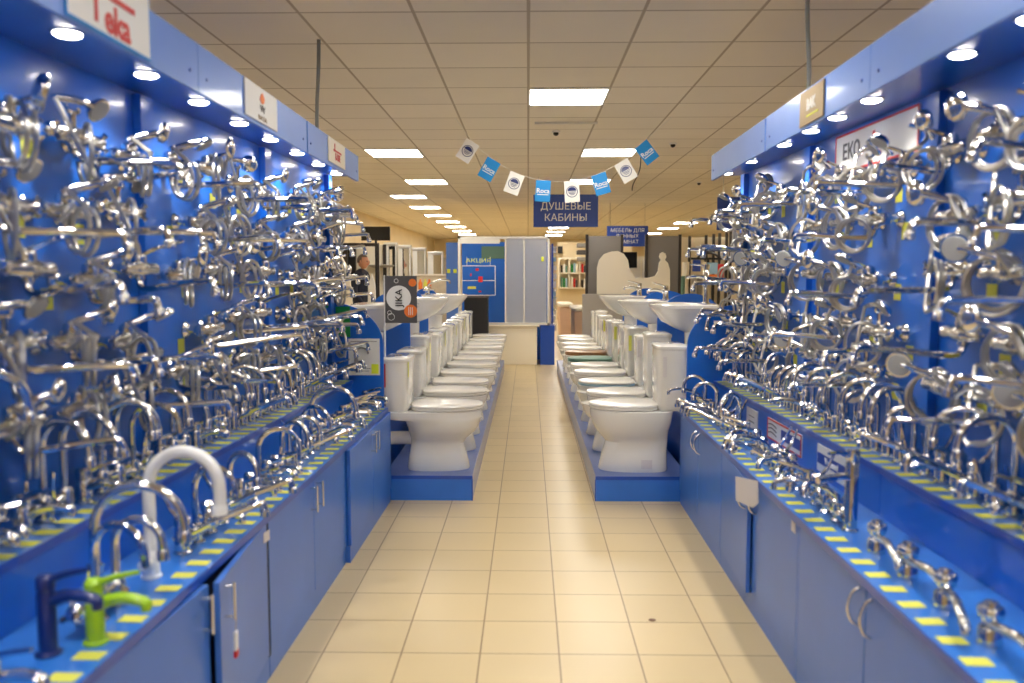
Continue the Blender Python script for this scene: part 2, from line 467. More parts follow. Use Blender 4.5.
def lever(t, base=(0, .065, .02), L=.12, up=.04, dir=(0, 1)):
    b = new(); x, y, z = 0, 0, 0
    lathe(b, (0, 0, -.004), (0, 0, 1), [(0, .024), (.02, .025), (.032, .022), (.038, .01), (.039, .001)], 14)
    tube(b, [(0, .0, .022), (dir[0] * L * .4, dir[1] * L * .4, .022 + up * .5), (dir[0] * L, dir[1] * L, .022 + up)], lambda t: .009 - .003 * math.sin(t * PI * .8), 8, 3)
    return part('lever', b, 'chrome', t, base)

def coil(r, n, cen, yaw, start, end, rr=.0065, seed=0):
    rnd = random.Random(seed); pts = [Vector(start)]; c = Vector(cen); a0 = PI / 2
    ux = Vector((math.cos(yaw), math.sin(yaw), 0)); nrm = Vector((-math.sin(yaw), math.cos(yaw), 0))
    N = int(n * 12)
    for i in range(N + 1):
        a = a0 + 2 * PI * i / 12; q = r * (1 + .12 * math.sin(i * .37 + seed))
        pts.append(c + ux * q * math.cos(a) + Vector((0, 0, 1)) * (q * 1.12 * math.sin(a)) + nrm * (i / N - .5) * .035 * n / 2)
    pts.append(Vector(end))
    return pts

def handset(t, p, q, face, big=.034, m='chrome'):
    """handle from p to q, shower head disc at q looking along face"""
    p, q = Vector(p), Vector(q); f = Vector(face).normalized()
    b = new(); tube(b, [p, p.lerp(q, .5) + Vector((0, .008, .006)), q], lambda k: .0095 + .004 * k, 9, 4)
    lathe(b, q - f * .012, f, [(0, .012), (.006, big * .8), (.016, big), (.024, big)], 18)
    h = part('hand_shower', b, m, t)
    d = obj('spray_face', lathe(new(), q + f * .0125, f, [(0, big * .88), (.003, big * .84), (.004, .001)], 18), 'rubber', h)
    return h

def long_spout(t, L=.30, r=.0105, base=(0, .065, -.018), rise=.02, sway=.0):
    b = new()
    tube(b, [(0, 0, 0), (0, 0, -.025), (0, .012, -.042), (0, .045, -.048), (0, L * .5, -.048 + rise * .5), (0, L * .93, -.048 + rise), (0, L, -.055 + rise), (0, L + .008, -.078 + rise)], r, 9, 4)
    lathe(b, (0, L + .008, -.074 + rise), (0, 0.1, -1), [(0, r + .002), (.004, .0145), (.022, .0145), (.024, .010)], 12)
    lathe(b, (0, 0, .004), (0, 0, -1), [(0, .016), (.02, .017), (.024, .012)], 12)
    return part('spout', b, 'chrome', t, base)

def s_spout(t, base=(0, .065, .02)):
    b = new()
    tube(b, [(0, 0, 0), (0, 0, .03), (0, .03, .085), (0, .10, .115), (0, .17, .085), (0, .19, .03), (0, .19, .01)], .0105, 9, 5)
    lathe(b, (0, .19, .015), (0, 0, -1), [(0, .012), (.004, .0145), (.02, .0145)], 12)
    return part('spout', b, 'chrome', t, base)

PROTO = {}
def P_(name, cat='tap'):
    t = thing(name, '', cat); return t

def mk_lever_bath(v=0):
    t = P_('bath_mixer_tap'); wall_body(t); lever(t); long_spout(t, .24 + .05 * v, rise=.015)
    part('hose', tube(new(), coil(.056, 2.0, (.035, .13, -.05), .5 + .5 * v, (.04, .07, -.025), (.06, .10, .06), seed=v), .0068, 7, 2), 'hose', t)
    handset(t, (.062, .09, .05), (-.03, .17, .085), (-.1, .5, -.9) if v else (.3, -.9, .3))
    return t
def mk_knob_bath(v=0):
    t = P_('bath_mixer_tap'); wall_body(t)
    for x in (-1, 1):
        b = new(); cross_knob(b, (x * .10, .065, 0), (x, .15, 0)); part('knob', b, 'chrome', t)
    long_spout(t, .32 - .04 * v, rise=.0)
    b = new(); tube(b, [(0, .065, .015), (0, .065, .07)], .009, 8); tube(b, [(-.03, .065, .085), (-.025, .065, .07), (.025, .065, .07), (.03, .065, .085)], .006, 7, 3); part('cradle', b, 'chrome', t)
    handset(t, (.10, .07, .09), (-.09, .085, .095), (.1, .75, -.6) if v else (-.8, -.5, .2), .037)
    part('hose', tube(new(), coil(.07, 1.6, (.02, .11, -.055), -.2 + .9 * v, (.03, .065, -.02), (.105, .075, .088), seed=3 + v), .0068, 7, 2), 'hose', t)
    return t
def mk_wall_kitchen(v=0):
    t = P_('wall_kitchen_tap'); wall_body(t)
    if v == 0: lever(t, L=.14, up=.05); long_spout(t, .36, rise=.03)
    else:
        for x in (-1, 1):
            b = new(); cross_knob(b, (x * .085, .08, .0), (x * .3, 1, .3)); part('knob', b, 'chrome', t)
        s_spout(t)
    return t
def mk_shower_mixer(v=0):
    t = P_('shower_mixer_tap'); wall_body(t); lever(t, L=.10, up=.02)
    part('hose', tube(new(), coil(.072, 2.3, (0, .10, -.03), .9 - v * .6, (.0, .065, -.025), (-.05, .12, .05), seed=8 + v), .0068, 7, 2), 'hose', t)
    handset(t, (-.05, .12, .04), (.05, .18, .07), (.2, -1, .1) if v else (-.6, .6, -.2), .042, 'chrome')
    return t
def mk_column(v=0):
    t = P_('shower_column'); wall_body(t); lever(t, L=.08)
    part('riser_pipe', tube(new(), [(0, .065, .02), (0, .065, .17), (0, .09, .20), (0, .24, .20), (0, .26, .18)], .010, 9, 4), 'chrome', t)
    part('rain_head', lathe(new(), (0, .26, .185), (0, .05, -1), [(0, .012), (.012, .016), (.022, .06), (.032, .062), (.034, .05)], 20), 'chrome', t)
    part('hose', tube(new(), coil(.06, 1.8, (.05, .11, -.07), .8, (.04, .07, -.025), (.06, .07, .06), seed=11), .0068, 7, 2), 'hose', t)
    return t
# deck taps, spout along +Y
def deck_base(t, h=.07, r=.023, m='chrome'):
    return part('body', lathe(new(), (0, 0, 0), (0, 0, 1), [(0, .028), (.006, .028), (.01, r), (h - .01, r), (h - .002, r * .8), (h, r * .5)], 16), m, t)
def arc_pts(H, R, drop=.05, n=9, lean=0):
    p = [(0, 0, 0), (0, 0, H * .5), (0, 0, H)]
    for k in range(1, n + 1):
        a = PI * k / n; p.append((0, R - R * math.cos(a), H + R * math.sin(a)))
    p.append((0, 2 * R + .002, H - drop)); return p
def mk_gooseneck(H=.19, R=.08, m='chrome', r=.0105, name='gooseneck_tap', drop=.03):
    t = P_(name); deck_base(t, .075, max(.022, r + .006), m)
    b = new(); tube(b, arc_pts(H - .06, R, drop), r, 10, 2); lathe(b, (0, 2 * R, H - .06 - drop + .02), (0, 0, -1), [(0, r + .001), (.004, r + .004), (.026, r + .004), (.028, r)], 12)
    part('spout', b, m, t, (0, 0, .07))
    b = new(); lathe(b, (0, 0, 0), (1, 0, 0), [(0, .016), (.03, .017), (.036, .01)], 12); tube(b, [(.025, 0, 0), (.04, 0, .03), (.05, .01, .085)], lambda k: .007 - .002 * k, 7, 3)
    part('lever', b, m, t, (.016, 0, .045)); return t
def mk_basin(m='chrome', L=.11, name='basin_mixer_tap', h=.075, r=.023):
    t = P_(name); deck_base(t, h, r, m)
    b = new(); tube(b, [(0, .01, 0), (0, L * .5, .018), (0, L, .012), (0, L + .004, -.008)], lambda k: .0155 - .004 * k, 9, 4)
    part('spout', b, m, t, (0, 0, h - .03))
    b = new(); lathe(b, (0, 0, 0), (0, 0, 1), [(0, r), (.022, r * 1.02), (.03, r * .7), (.032, .001)], 14); tube(b, [(0, 0, .015), (0, .05, .035), (0, .11, .05)], lambda k: .010 - .005 * k, 8, 3)
    part('lever', b, m, t, (0, 0, h)); return t
def mk_twin(v=0):
    t = P_('twin_knob_tap')
    b = new(); lathe(b, (-.075, 0, .03), (1, 0, 0), [(0, .014), (.01, .018), (.14, .018), (.15, .014)], 12); lathe(b, (0, 0, 0), (0, 0, 1), [(0, .028), (.006, .028), (.012, .02), (.06, .019), (.065, .012)], 14)
    part('body', b, 'chrome', t)
    for x in (-1, 1):
        k = new(); cross_knob(k, (x * .065, 0, .035), (x * .7, 0, .7)); part('knob', k, 'chrome', t)
    b = new(); tube(b, arc_pts(.05 + .06 * v, .075, .02) if v else [(0, 0, 0), (0, .01, .03), (0, .06, .06), (0, .15, .08), (0, .21, .07), (0, .215, .045)], .010, 9, 2)
    part('spout', b, 'chrome', t, (0, 0, .06)); return t
def mk_long(v=0):
    t = P_('long_spout_tap'); deck_base(t, .085)
    b = new(); tube(b, [(0, .01, 0), (0, .05, .02), (0, .13, .055), (0, .22, .088), (0, .235, .082), (0, .24, .06)], .0115, 9, 4); lathe(b, (0, .24, .068), (0, 0, -1), [(0, .012), (.003, .015), (.02, .015)], 12)
    part('spout', b, 'chrome', t, (0, 0, .05))
    b = new(); lathe(b, (0, 0, 0), (0, 0, 1), [(0, .023), (.022, .024), (.03, .016), (.032, .001)], 14); tube(b, [(0, 0, .015), (0, -.03, .045), (0, -.06, .11)], lambda k: .009 - .004 * k, 8, 3)
    part('lever', b, 'chrome', t, (0, 0, .085)); return t
def mk_bar(v=0):
    t = P_('low_bar_tap'); deck_base(t, .045, .027)
    b = new(); tube(b, [(0, .0, 0), (0, .06, .012), (0, .14, .024), (0, .25, .012), (0, .262, -.005)], lambda k: .0135 - .003 * k, 10, 4); part('spout', b, 'chrome', t, (0, 0, .045))
    b = new(); lathe(b, (0, 0, 0), (0, 0, 1), [(0, .018), (.008, .027), (.03, .030), (.036, .026), (.038, .018), (.046, .016), (.05, .001)], 10); part('knob', b, 'chrome', t, (0, 0, .052)); return t
def mk_tall():
    t = P_('tall_column_tap'); deck_base(t, .235, .021)
    b = new(); tube(b, [(0, .01, 0), (0, .08, .006), (0, .14, .0)], lambda k: .014 - .002 * k, 9, 3); part('spout', b, 'chrome', t, (0, 0, .18))
    b = new(); lathe(b, (0, 0, 0), (0, 0, 1), [(0, .02), (.02, .024), (.034, .022), (.038, .001)], 14); tube(b, [(0, 0, .02), (0, .06, .03), (0, .11, .032)], lambda k: .008 - .003 * k, 8, 3); part('lever', b, 'chrome', t, (0, 0, .235)); return t

MK = {
    'lb0': (lambda: mk_lever_bath(0), 'chrome lever bath mixer'), 'lb1': (lambda: mk_lever_bath(1), 'chrome lever bath mixer'),
    'kb0': (lambda: mk_knob_bath(0), 'chrome two-knob bath mixer'), 'kb1': (lambda: mk_knob_bath(1), 'chrome two-knob bath mixer'),
    'wk0': (lambda: mk_wall_kitchen(0), 'chrome long-spout wall tap'), 'wk1': (lambda: mk_wall_kitchen(1), 'chrome swan-neck wall tap'),
    'sm0': (lambda: mk_shower_mixer(0), 'chrome shower mixer with coiled hose'), 'sm1': (lambda: mk_shower_mixer(1), 'chrome shower mixer with coiled hose'),
    'sc': (lambda: mk_column(), 'chrome shower set with rain head'),
    'g0': (lambda: mk_gooseneck(), 'chrome high-arc tap'), 'g1': (lambda: mk_gooseneck(.15, .065), 'chrome mid-height arc tap'), 'g2': (lambda: mk_gooseneck(.17, .11, r=.012), 'wide-arc chrome tap'),
    'bm0': (lambda: mk_basin(), 'chrome short basin mixer'), 'bm1': (lambda: mk_basin(L=.14, h=.09), 'chrome taller basin mixer'),
    'tw0': (lambda: mk_twin(0), 'chrome two-knob deck tap'), 'tw1': (lambda: mk_twin(1), 'chrome two-knob arched deck tap'),
    'lo': (lambda: mk_long(), 'slanting long-spout chrome tap'),
    'ba': (lambda: mk_bar(), 'low bar-spout chrome tap'),
    'ta': (lambda: mk_tall(), 'tall straight chrome column tap'),
}
def place(kind, loc, rz, label, group, spout=0.0, lev=0.0, tilt=0.0):
    if kind not in PROTO:
        t = MK[kind][0](); PROTO[kind] = t; KIDS[t.name] = list(t.children)
        t.location = loc; t.rotation_euler = (0, 0, rz); t['label'] = label; t['group'] = group; kids = KIDS[t.name]
    else:
        t = dup(PROTO[kind], loc, rz, label, group); kids = NEWKIDS[t.name]
    for c in kids:
        b = c.name.split('.')[0]
        if b == 'spout': c.rotation_euler = (0, 0, spout)
        if b == 'lever': c.rotation_euler = (0, 0, lev)
    t.rotation_euler = (0, tilt, rz)
    return t

tagp = {}
def price(loc, rz, label, group, size=(.066, .042), flat=True, m='yellow'):
    key = (size, flat, m)
    if key not in tagp:
        b = box(-size[0] / 2, size[0] / 2, -size[1] / 2, size[1] / 2, 0, .0012) if flat else box(-size[0] / 2, size[0] / 2, 0, .0012, -size[1] / 2, size[1] / 2)
        o = obj('price_tag', b, m, None, smooth=False); tagp[key] = o
    else:
        o = tagp[key].copy(); COL.objects.link(o)
    o.location = loc; o.rotation_euler = (0, 0, rz)
    return tag(o, label, 'price tag', group)

ROWZ = [1.82, 1.63, 1.44, 1.25, 1.07]
POOL = [['lb0', 'kb0', 'kb1', 'sm0', 'lb1', 'sm1'], ['lb0', 'lb1', 'kb0', 'kb1', 'wk0', 'sm1'], ['lb1', 'kb1', 'kb0', 'sm0', 'sm1', 'wk0', 'lb0'], ['kb0', 'lb1', 'sm1', 'wk0', 'lb0', 'kb1'], ['lb0', 'wk1', 'kb1', 'wk0', 'sm0']]
for sd, g in GEO.items():
    s = g['s']; rz0 = s * PI / 2; rnd = random.Random(21 if s < 0 else 34)
    for r, z in enumerate(ROWZ):
        y = 5.10 - .05 * (r % 2); n = 0; last = None
        while y > 1.62:
            if all(abs(y - b) > .09 for b in BND[1:]):
                n += 1
                k = rnd.choice([q for q in POOL[r] if q != last]); last = k
                zz = z + rnd.uniform(-.025, .025); fix = None
                if sd == 'left' and n == 1: k, zz, fix = [('kb0', z, 1.2), ('lb0', 1.73, .6), ('kb1', 1.49, 1.25), ('lb0', 1.37, .3), ('kb1', z, 1.2)][r]
                if sd == 'left' and n == 2: fix = 1.0
                lab = '%s, %s wall display, %s row down, %s from far end' % (MK[k][1], sd, ordinal(r + 1), ordinal(n))
                place(k, (g['back'](y) - s * .001, y, zz), rz0 + s * math.radians(1.2), lab, 'taps fixed in rows to the %s blue wall' % sd, spout=fix if fix is not None else rnd.choice([0, 0, .15, -.25, .5, -.5]) + rnd.uniform(-.1, .1), lev=rnd.uniform(-.4, .4))
                if rnd.random() < .85:
                    ty = y - .11; tz = zz - rnd.uniform(.04, .09)
                    price((g['back'](ty) - s * .001, ty, tz), rz0 - 0, 'yellow price tag on the %s blue wall beside the %s tap of the %s row' % (sd, ordinal(n), ordinal(r + 1)), 'price tags on the %s blue wall' % sd, (.058, .06), False)
            y -= (.245 if y > 4.0 else .298) + rnd.uniform(-.02, .02)

# shelves --------------------------------------------------------------------
def row(sd, tier, ys, kinds, dx, fz, jit=.5):
    g = GEO[sd]; s = g['s']; rnd = random.Random(hash((len(ys), s, fz)) % 1000)
    for i, y in enumerate(ys):
        k, sp = kinds(y, rnd)
        lab = None
        if k:
            x = (g['riser'](y) if tier == 'upper' else g['front'](y)) + s * dx
            lab = '%s on the %s %s, %s along from the far end' % (MK[k][1], sd, 'upper shelf' if tier == 'upper' else 'lower counter', ordinal(i + 1))
            place(k, (x, y, fz), s * PI / 2 + rnd.uniform(-.15, .15) * jit, lab, 'taps standing on the %s %s' % (sd, 'upper shelf' if tier == 'upper' else 'lower counter'), spout=sp + rnd.uniform(-.15, .15), lev=rnd.uniform(-.5, .5))
        tx = (g['riser'](y) if tier == 'upper' else g['front'](y)) + s * (.037 if tier != 'upper' else .034)
        price((tx, y + .012, fz + .0006), rnd.uniform(-.06, .06), 'yellow price tag on the edge of the %s %s, %s from the far end' % (sd, 'upper shelf' if tier == 'upper' else 'lower counter', ordinal(i + 1)), 'price tags along the %s %s' % (sd, 'upper shelf' if tier == 'upper' else 'lower counter'), (.062, .04))

def span(a, b, d):
    out = []
    while a > b: out.append(a); a -= d
    return out
# left upper: small mixers far, arcs from Y 4.2 to the front
def k_lu(y, r):
    if y > 4.45: return r.choice(['bm1', 'lo', 'bm0', 'lo']), r.uniform(-.3, .3)
    if y > 4.25: return r.choice(['g1', 'tw1']), 0
    return r.choice(['g0', 'g1', 'g0', 'bm0', 'tw1', 'g0', 'lo']), r.uniform(-.35, .35)
row('left', 'upper', span(5.17, 1.6, .096), k_lu, .095, ZS)
def k_ll(y, r):
    if abs(y - 2.25) < .16 or (1.66 < y < 1.95): return None, 0
    if y > 4.2: return r.choice(['bm0', 'bm0', 'bm1']), r.uniform(-.3, .3)
    return r.choice(['bm0', 'bm1', 'tw0', 'g1', 'lo', 'bm0', 'tw1']), r.uniform(-.4, .4)
row('left', 'lower', span(5.17, 1.5, .1), k_ll, .12, ZT)
def k_ru(y, r):
    if y > 4.5: return r.choice(['g0', 'tw1', 'lo', 'g0']), r.uniform(-.4, .4)
    return r.choice(['g0', 'g1', 'bm1', 'g0', 'lo', 'g0', 'tw1']), r.uniform(-.35, .35)
row('right', 'upper', span(5.17, 1.6, .096), k_ru, .095, ZS)
def k_rl(y, r):
    if abs(y - 2.77) < .06: return 'ta', .3
    if y < 2.72: return ('ba' if int(y / .106) % 2 else None), 1.42 + r.uniform(-.05, .05)
    if y > 4.3: return r.choice(['bm0', 'tw0', 'g1', 'lo']), r.uniform(-.6, .6)
    return r.choice(['bm0', 'tw0', 'bm1', 'lo', 'tw1']), r.uniform(-.6, 1.0)
row('right', 'lower', span(5.17, 1.5, .106), k_rl, .115, ZT)

# the odd ones on the lower left counter
def special(t, loc, rz, label):
    t.location = loc; t.rotation_euler = (0, 0, rz); t['label'] = label; return t
special(mk_gooseneck(.245, .098, 'whitep', .0175, drop=.07), (-1.045, 2.27, ZT), -PI / 2, 'thick white high-arc tap standing among chrome taps on the left lower counter')
special(mk_basin('lime', .12, h=.12, r=.021), (-.985, 1.85, ZT), -PI / 2 - .1, 'lime green lever tap on the left lower counter')
special(mk_basin('navy', .12, h=.15, r=.02), (-1.06, 1.79, ZT), -PI / 2 - .15, 'dark navy blue lever tap beside the lime green one')
special(mk_gooseneck(.19, .11, 'chrome', .012), (-1.09, 2.06, ZT), -PI / 2 + .1, 'wide chrome arc tap just in front of the thick white one')
special(mk_gooseneck(.17, .11, 'chrome', .012), (-1.055, 4.05, ZT), -PI / 2, 'tall wide chrome arc tap alone above small mixers on the left lower counter')

# ------------------------------------------------------------------ signs on the displays
def side_sign(name, sd, y0, y1, z0, z1, m, label, face='fascia', d=.006, inset=.0):
    """thin board lying on a display face; local X runs along the writing as the viewer reads it"""
    g = GEO[sd]; s = g['s']; f = g[face]; yc = (y0 + y1) / 2; zc = (z0 + z1) / 2
    ang = math.atan2(f(y1) - f(y0), y1 - y0)
    rz = (PI / 2 if s < 0 else -PI / 2) - ang
    t = thing(name, label, 'sign', (f(yc) - s * (.0005 + inset), yc, zc), rz)
    w, h = (y1 - y0), (z1 - z0)
    obj('board', box(-w / 2, w / 2, -d, 0, -h / 2, h / 2), m, t, smooth=False, bevel=.001)
    return t, w, h
def stext(t, s, size, m, x, z, y=-.0062, **k):
    return text('lettering', s, size, m, t, (x, y, z), (PI / 2, 0, 0), **k)

t, w, h = side_sign('brand_sign', 'left', 1.96, 2.385, 2.035, 2.20, 'white', 'white sign with red lettering on the left header board')
b = new(); bx(b, -w / 2 - .004, w / 2 + .004, -.005, 0, -h / 2 - .008, -h / 2); bx(b, w / 2, w / 2 + .006, -.005, 0, -h / 2, h / 2); bx(b, -w / 2 - .006, -w / 2, -.005, 0, -h / 2, h / 2); obj('border', b, 'roca', t, smooth=False)
stext(t, 'T', .115, 'red', -.085, -.03, bold=.002); stext(t, 'eka', .098, 'red', .025, -.045, bold=.003)
b = new(); bx(b, -.12, .12, -.0085, -.006, .006, .020); obj('logo_bar', b, 'red', t, smooth=False)
t, w, h = side_sign('brand_sign', 'left', 3.19, 3.60, 2.035, 2.17, 'white', 'white sign with an orange and grey emblem on the left header board')
b = plate(new(), [(-.03, .02), (-.005, .005), (.02, .012), (.03, .03), (.005, .05), (-.01, .045)], -.008, -.006); obj('emblem', b, 'orange', t, smooth=False)
b = plate(new(), [(-.03, .0), (-.012, -.025), (0, -.01), (.018, -.028), (.035, .0), (.02, -.008), (.0, .004), (-.015, -.012)], -.008, -.006); obj('emblem', b, 'dgrey', t, smooth=False)
stext(t, 'ВАТА', .024, 'brown', 0, -.052, stretch=1.7)
t, w, h = side_sign('brand_sign', 'left', 4.54, 4.95, 2.04, 2.17, 'cream', 'cream sign with dark red print near the far end of the left header boards')
stext(t, 'БЭЗЕ', .05, 'red', .01, -.026, bold=.001); b = new(); bx(b, -.09, .1, -.008, -.006, .002, .012); bx(b, -.07, -.055, -.008, -.006, .01, .045); obj('logo_bar', b, 'red', t, smooth=False)
t, w, h = side_sign('brand_sign', 'right', 3.24, 3.53, 2.03, 2.165, 'brown', 'gold-brown sign with white letters on the right header board')
stext(t, 'BAK', .055, 'white', 0, .005, bold=.003); b = new(); bx(b, -.05, .09, -.008, -.006, -.04, -.033); obj('logo_bar', b, 'yellow', t, smooth=False)
t, w, h = side_sign('brand_sign', 'right', 3.04, 3.80, 1.87, 2.035, 'white', 'white red-edged brand sign high on the right blue wall', 'back')
b = new(); q = .008
bx(b, -w / 2, w / 2, -.008, -.0055, h / 2 - q, h / 2); bx(b, -w / 2, w / 2, -.008, -.0055, -h / 2, -h / 2 + q); bx(b, -w / 2, -w / 2 + q, -.008, -.0055, -h / 2, h / 2); bx(b, w / 2 - q, w / 2, -.008, -.0055, -h / 2, h / 2); obj('border', b, 'red', t, smooth=False)
stext(t, 'ЕКО', .09, 'dgrey', -.21, 0, bold=.002); b = new(); bx(b, 0, .09, -.008, -.006, -.03, .01); bx(b, 0, .02, -.008, -.006, .0, .05); obj('logo_block', b, 'red', t, smooth=False)
# riser signs, right
t, w, h = side_sign('riser_sign', 'right', 3.67, 4.15, .635, .735, 'white', 'small red-edged white sign on the right step below the upper shelf', 'riser', inset=-.002)
b = new(); q = .007
bx(b, -w / 2, w / 2, -.008, -.0055, h / 2 - q, h / 2); bx(b, -w / 2, w / 2, -.008, -.0055, -h / 2, -h / 2 + q); bx(b, -w / 2, -w / 2 + q, -.008, -.0055, -h / 2, h / 2); bx(b, w / 2 - q, w / 2, -.008, -.0055, -h / 2, h / 2); obj('border', b, 'red', t, smooth=False)
b = new(); bx(b, -.03, .23, -.008, -.006, -.022, .026); obj('logo_block', b, 'signbl', t, smooth=False)
b = new()
for i in range(3): tube(b, [(-.22, -.007, .02 - i * .02), (-.17, -.007, .027 - i * .02), (-.1, -.007, .018 - i * .02)], .003, 6, 3)
obj('logo_wave', b, 'dgrey', t)
t, w, h = side_sign('riser_sign', 'right', 3.12, 3.48, .63, .74, 'white', 'blue and white sign on the right step below the upper shelf', 'riser', inset=-.002)
b = new(); bx(b, -w / 2 + .01, w / 2 - .03, -.008, -.0055, -.022, .022); obj('logo_block', b, 'signbl', t, smooth=False); stext(t, 'Vegasani', .04, 'white', -.02, 0, y=-.0085)
t, w, h = side_sign('riser_sign', 'right', 4.33, 4.52, .63, .73, 'paper', 'small faded paper notice on the right step near the far end', 'riser', inset=-.002)
b = new(); bx(b, -.05, .05, -.0075, -.006, .01, .014); bx(b, -.05, .05, -.0075, -.006, -.02, -.014); obj('print', b, 'dgrey', t, smooth=False)
# draped price sheet on right counter edge and stickers
o = obj('paper_sheet', plate(new(), [(-.055, 0), (.05, 0), (.055, -.09), (.03, -.115), (-.05, -.10)], -.002, 0), 'paper', None, smooth=False, loc=(GEO['right']['front'](3.42) - .012, 3.42, ZT + .003))
o.rotation_euler = (0, 0, -PI / 2 + .75); o.location.x -= .035; tag(o, 'creased white paper sheet hanging over the edge of the right counter', 'paper')
for sd, y, z in (('right', 2.95, .545), ('left', 2.84, .535), ('left', 4.18, .53)):
    o = obj('sticker', box(-.0006, .0006, -.022, .022, -.018, .018), 'paper', None, smooth=False, loc=(GEO[sd]['front'](y) - GEO[sd]['s'] * .0015, y, z))
    tag(o, {2.95: 'small pale sticker on a right cabinet door top corner', 2.84: 'worn pale sticker on the left cabinet door standing ajar', 4.18: 'pale sticker on the left cabinet nearest the step in the counter'}[y], 'sticker')
    if y == 2.84: o.location.x += .012; o.rotation_euler = (0, 0, -.15)
    if y == 4.18: o.location.x += .014

# curved end panels ----------------------------------------------------------
def end_panel(xo, xi, zb, zc, zt, y, label):
    """xo = outer x (display side), xi = aisle side; quarter-round top"""
    pts = [(xo, zb), (xi, zb)]
    for k in range(13):
        a = PI / 2 * k / 12; pts.append((xo + (xi - xo) * math.cos(a), zc + (zt - zc) * math.sin(a)))
    if xo > xi: pts = pts[::-1]
    o = obj('end_panel', plate(new(), pts, y, y + .018), 'blue', None, smooth=False, bevel=.001)
    return tag(o, label, 'end panel')
end_panel(-1.235, -.905, .0, .99, 1.26, 5.252, 'blue quarter-round end panel closing the left tap display')
end_panel(1.315, .99, .0, .99, 1.25, 5.252, 'blue quarter-round end panel closing the right tap display')
o = obj('poster', box(-1.20, -1.11, 5.247, 5.2505, 1.045, 1.235), 'posterg', None, smooth=False); tag(o, 'green poster piece on the left quarter-round end panel', 'poster')
# clip its top corner to the curve
t = thing('tap_poster', 'white tap leaflet with a yellow price spot on the left quarter-round panel', 'poster', (-1.025, 5.246, .92))
obj('sheet', box(-.098, .098, 0, .003, -.115, .115), 'white', t, smooth=False)
b = new(); tube(b, [(-.05, -.003, -.03), (-.05, -.003, .03), (-.02, -.003, .06), (.02, -.003, .045), (.025, -.003, .02)], .006, 7, 4); cyl(b, (-.05, -.002, -.035), (-.05, -.002, 0), .014, .012, 10); obj('tap_picture', b, 'steel', t)
b = new(); bx(b, -.085, .04, -.001, 0, -.075, -.072); bx(b, -.085, .03, -.001, 0, -.09, -.087); bx(b, -.085, .08, -.001, 0, .095, .098); obj('print', b, 'dgrey', t, smooth=False)
obj('price_spot', box(.045, .09, -.0015, 0, -.105, -.045), 'yellowg', t, smooth=False)
o = obj('sticker', box(1.15, 1.21, 5.2485, 5.2505, 1.135, 1.15), 'paper', None, smooth=False); tag(o, 'small silver sticker on the right quarter-round end panel', 'sticker')

# ------------------------------------------------------------------ plinths with toilets
def plinth(x0, x1, y0, y1, label):
    t = thing('display_plinth', label, 'plinth', ((x0 + x1) / 2, y0, 0)); cx = (x0 + x1) / 2; hw = (x1 - x0) / 2
    obj('front_panel', box(-hw + .004, hw - .004, 0, .018, 0, .142), 'plinthf', t, smooth=False)
    obj('top', box(-hw, hw, 0, y1 - y0, .143, .16), 'plinth', t, smooth=False, bevel=.002)
    b = new(); sx = 1 if cx < 0 else -1
    bx(b, sx * hw - (.018 if sx > 0 else 0), sx * hw + (0 if sx > 0 else .018), .019, y1 - y0, 0, .142)
    obj('side_panel', b, 'plinth', t, smooth=False)
    b = new(); bx(b, -hw - .0015, hw + .0015, -.0025, .0, .138, .1605); bx(b, sx * hw - .004, sx * hw + .003, -.0025, 0, 0, .138); obj('edging', b, 'edge', t, smooth=False)
    return t
plinth(-.918, -.352, 5.275, 12.5, 'low blue plinth under the left row of toilets')
plinth(.43, 1.02, 5.275, 12.5, 'low blue plinth under the right row of toilets')

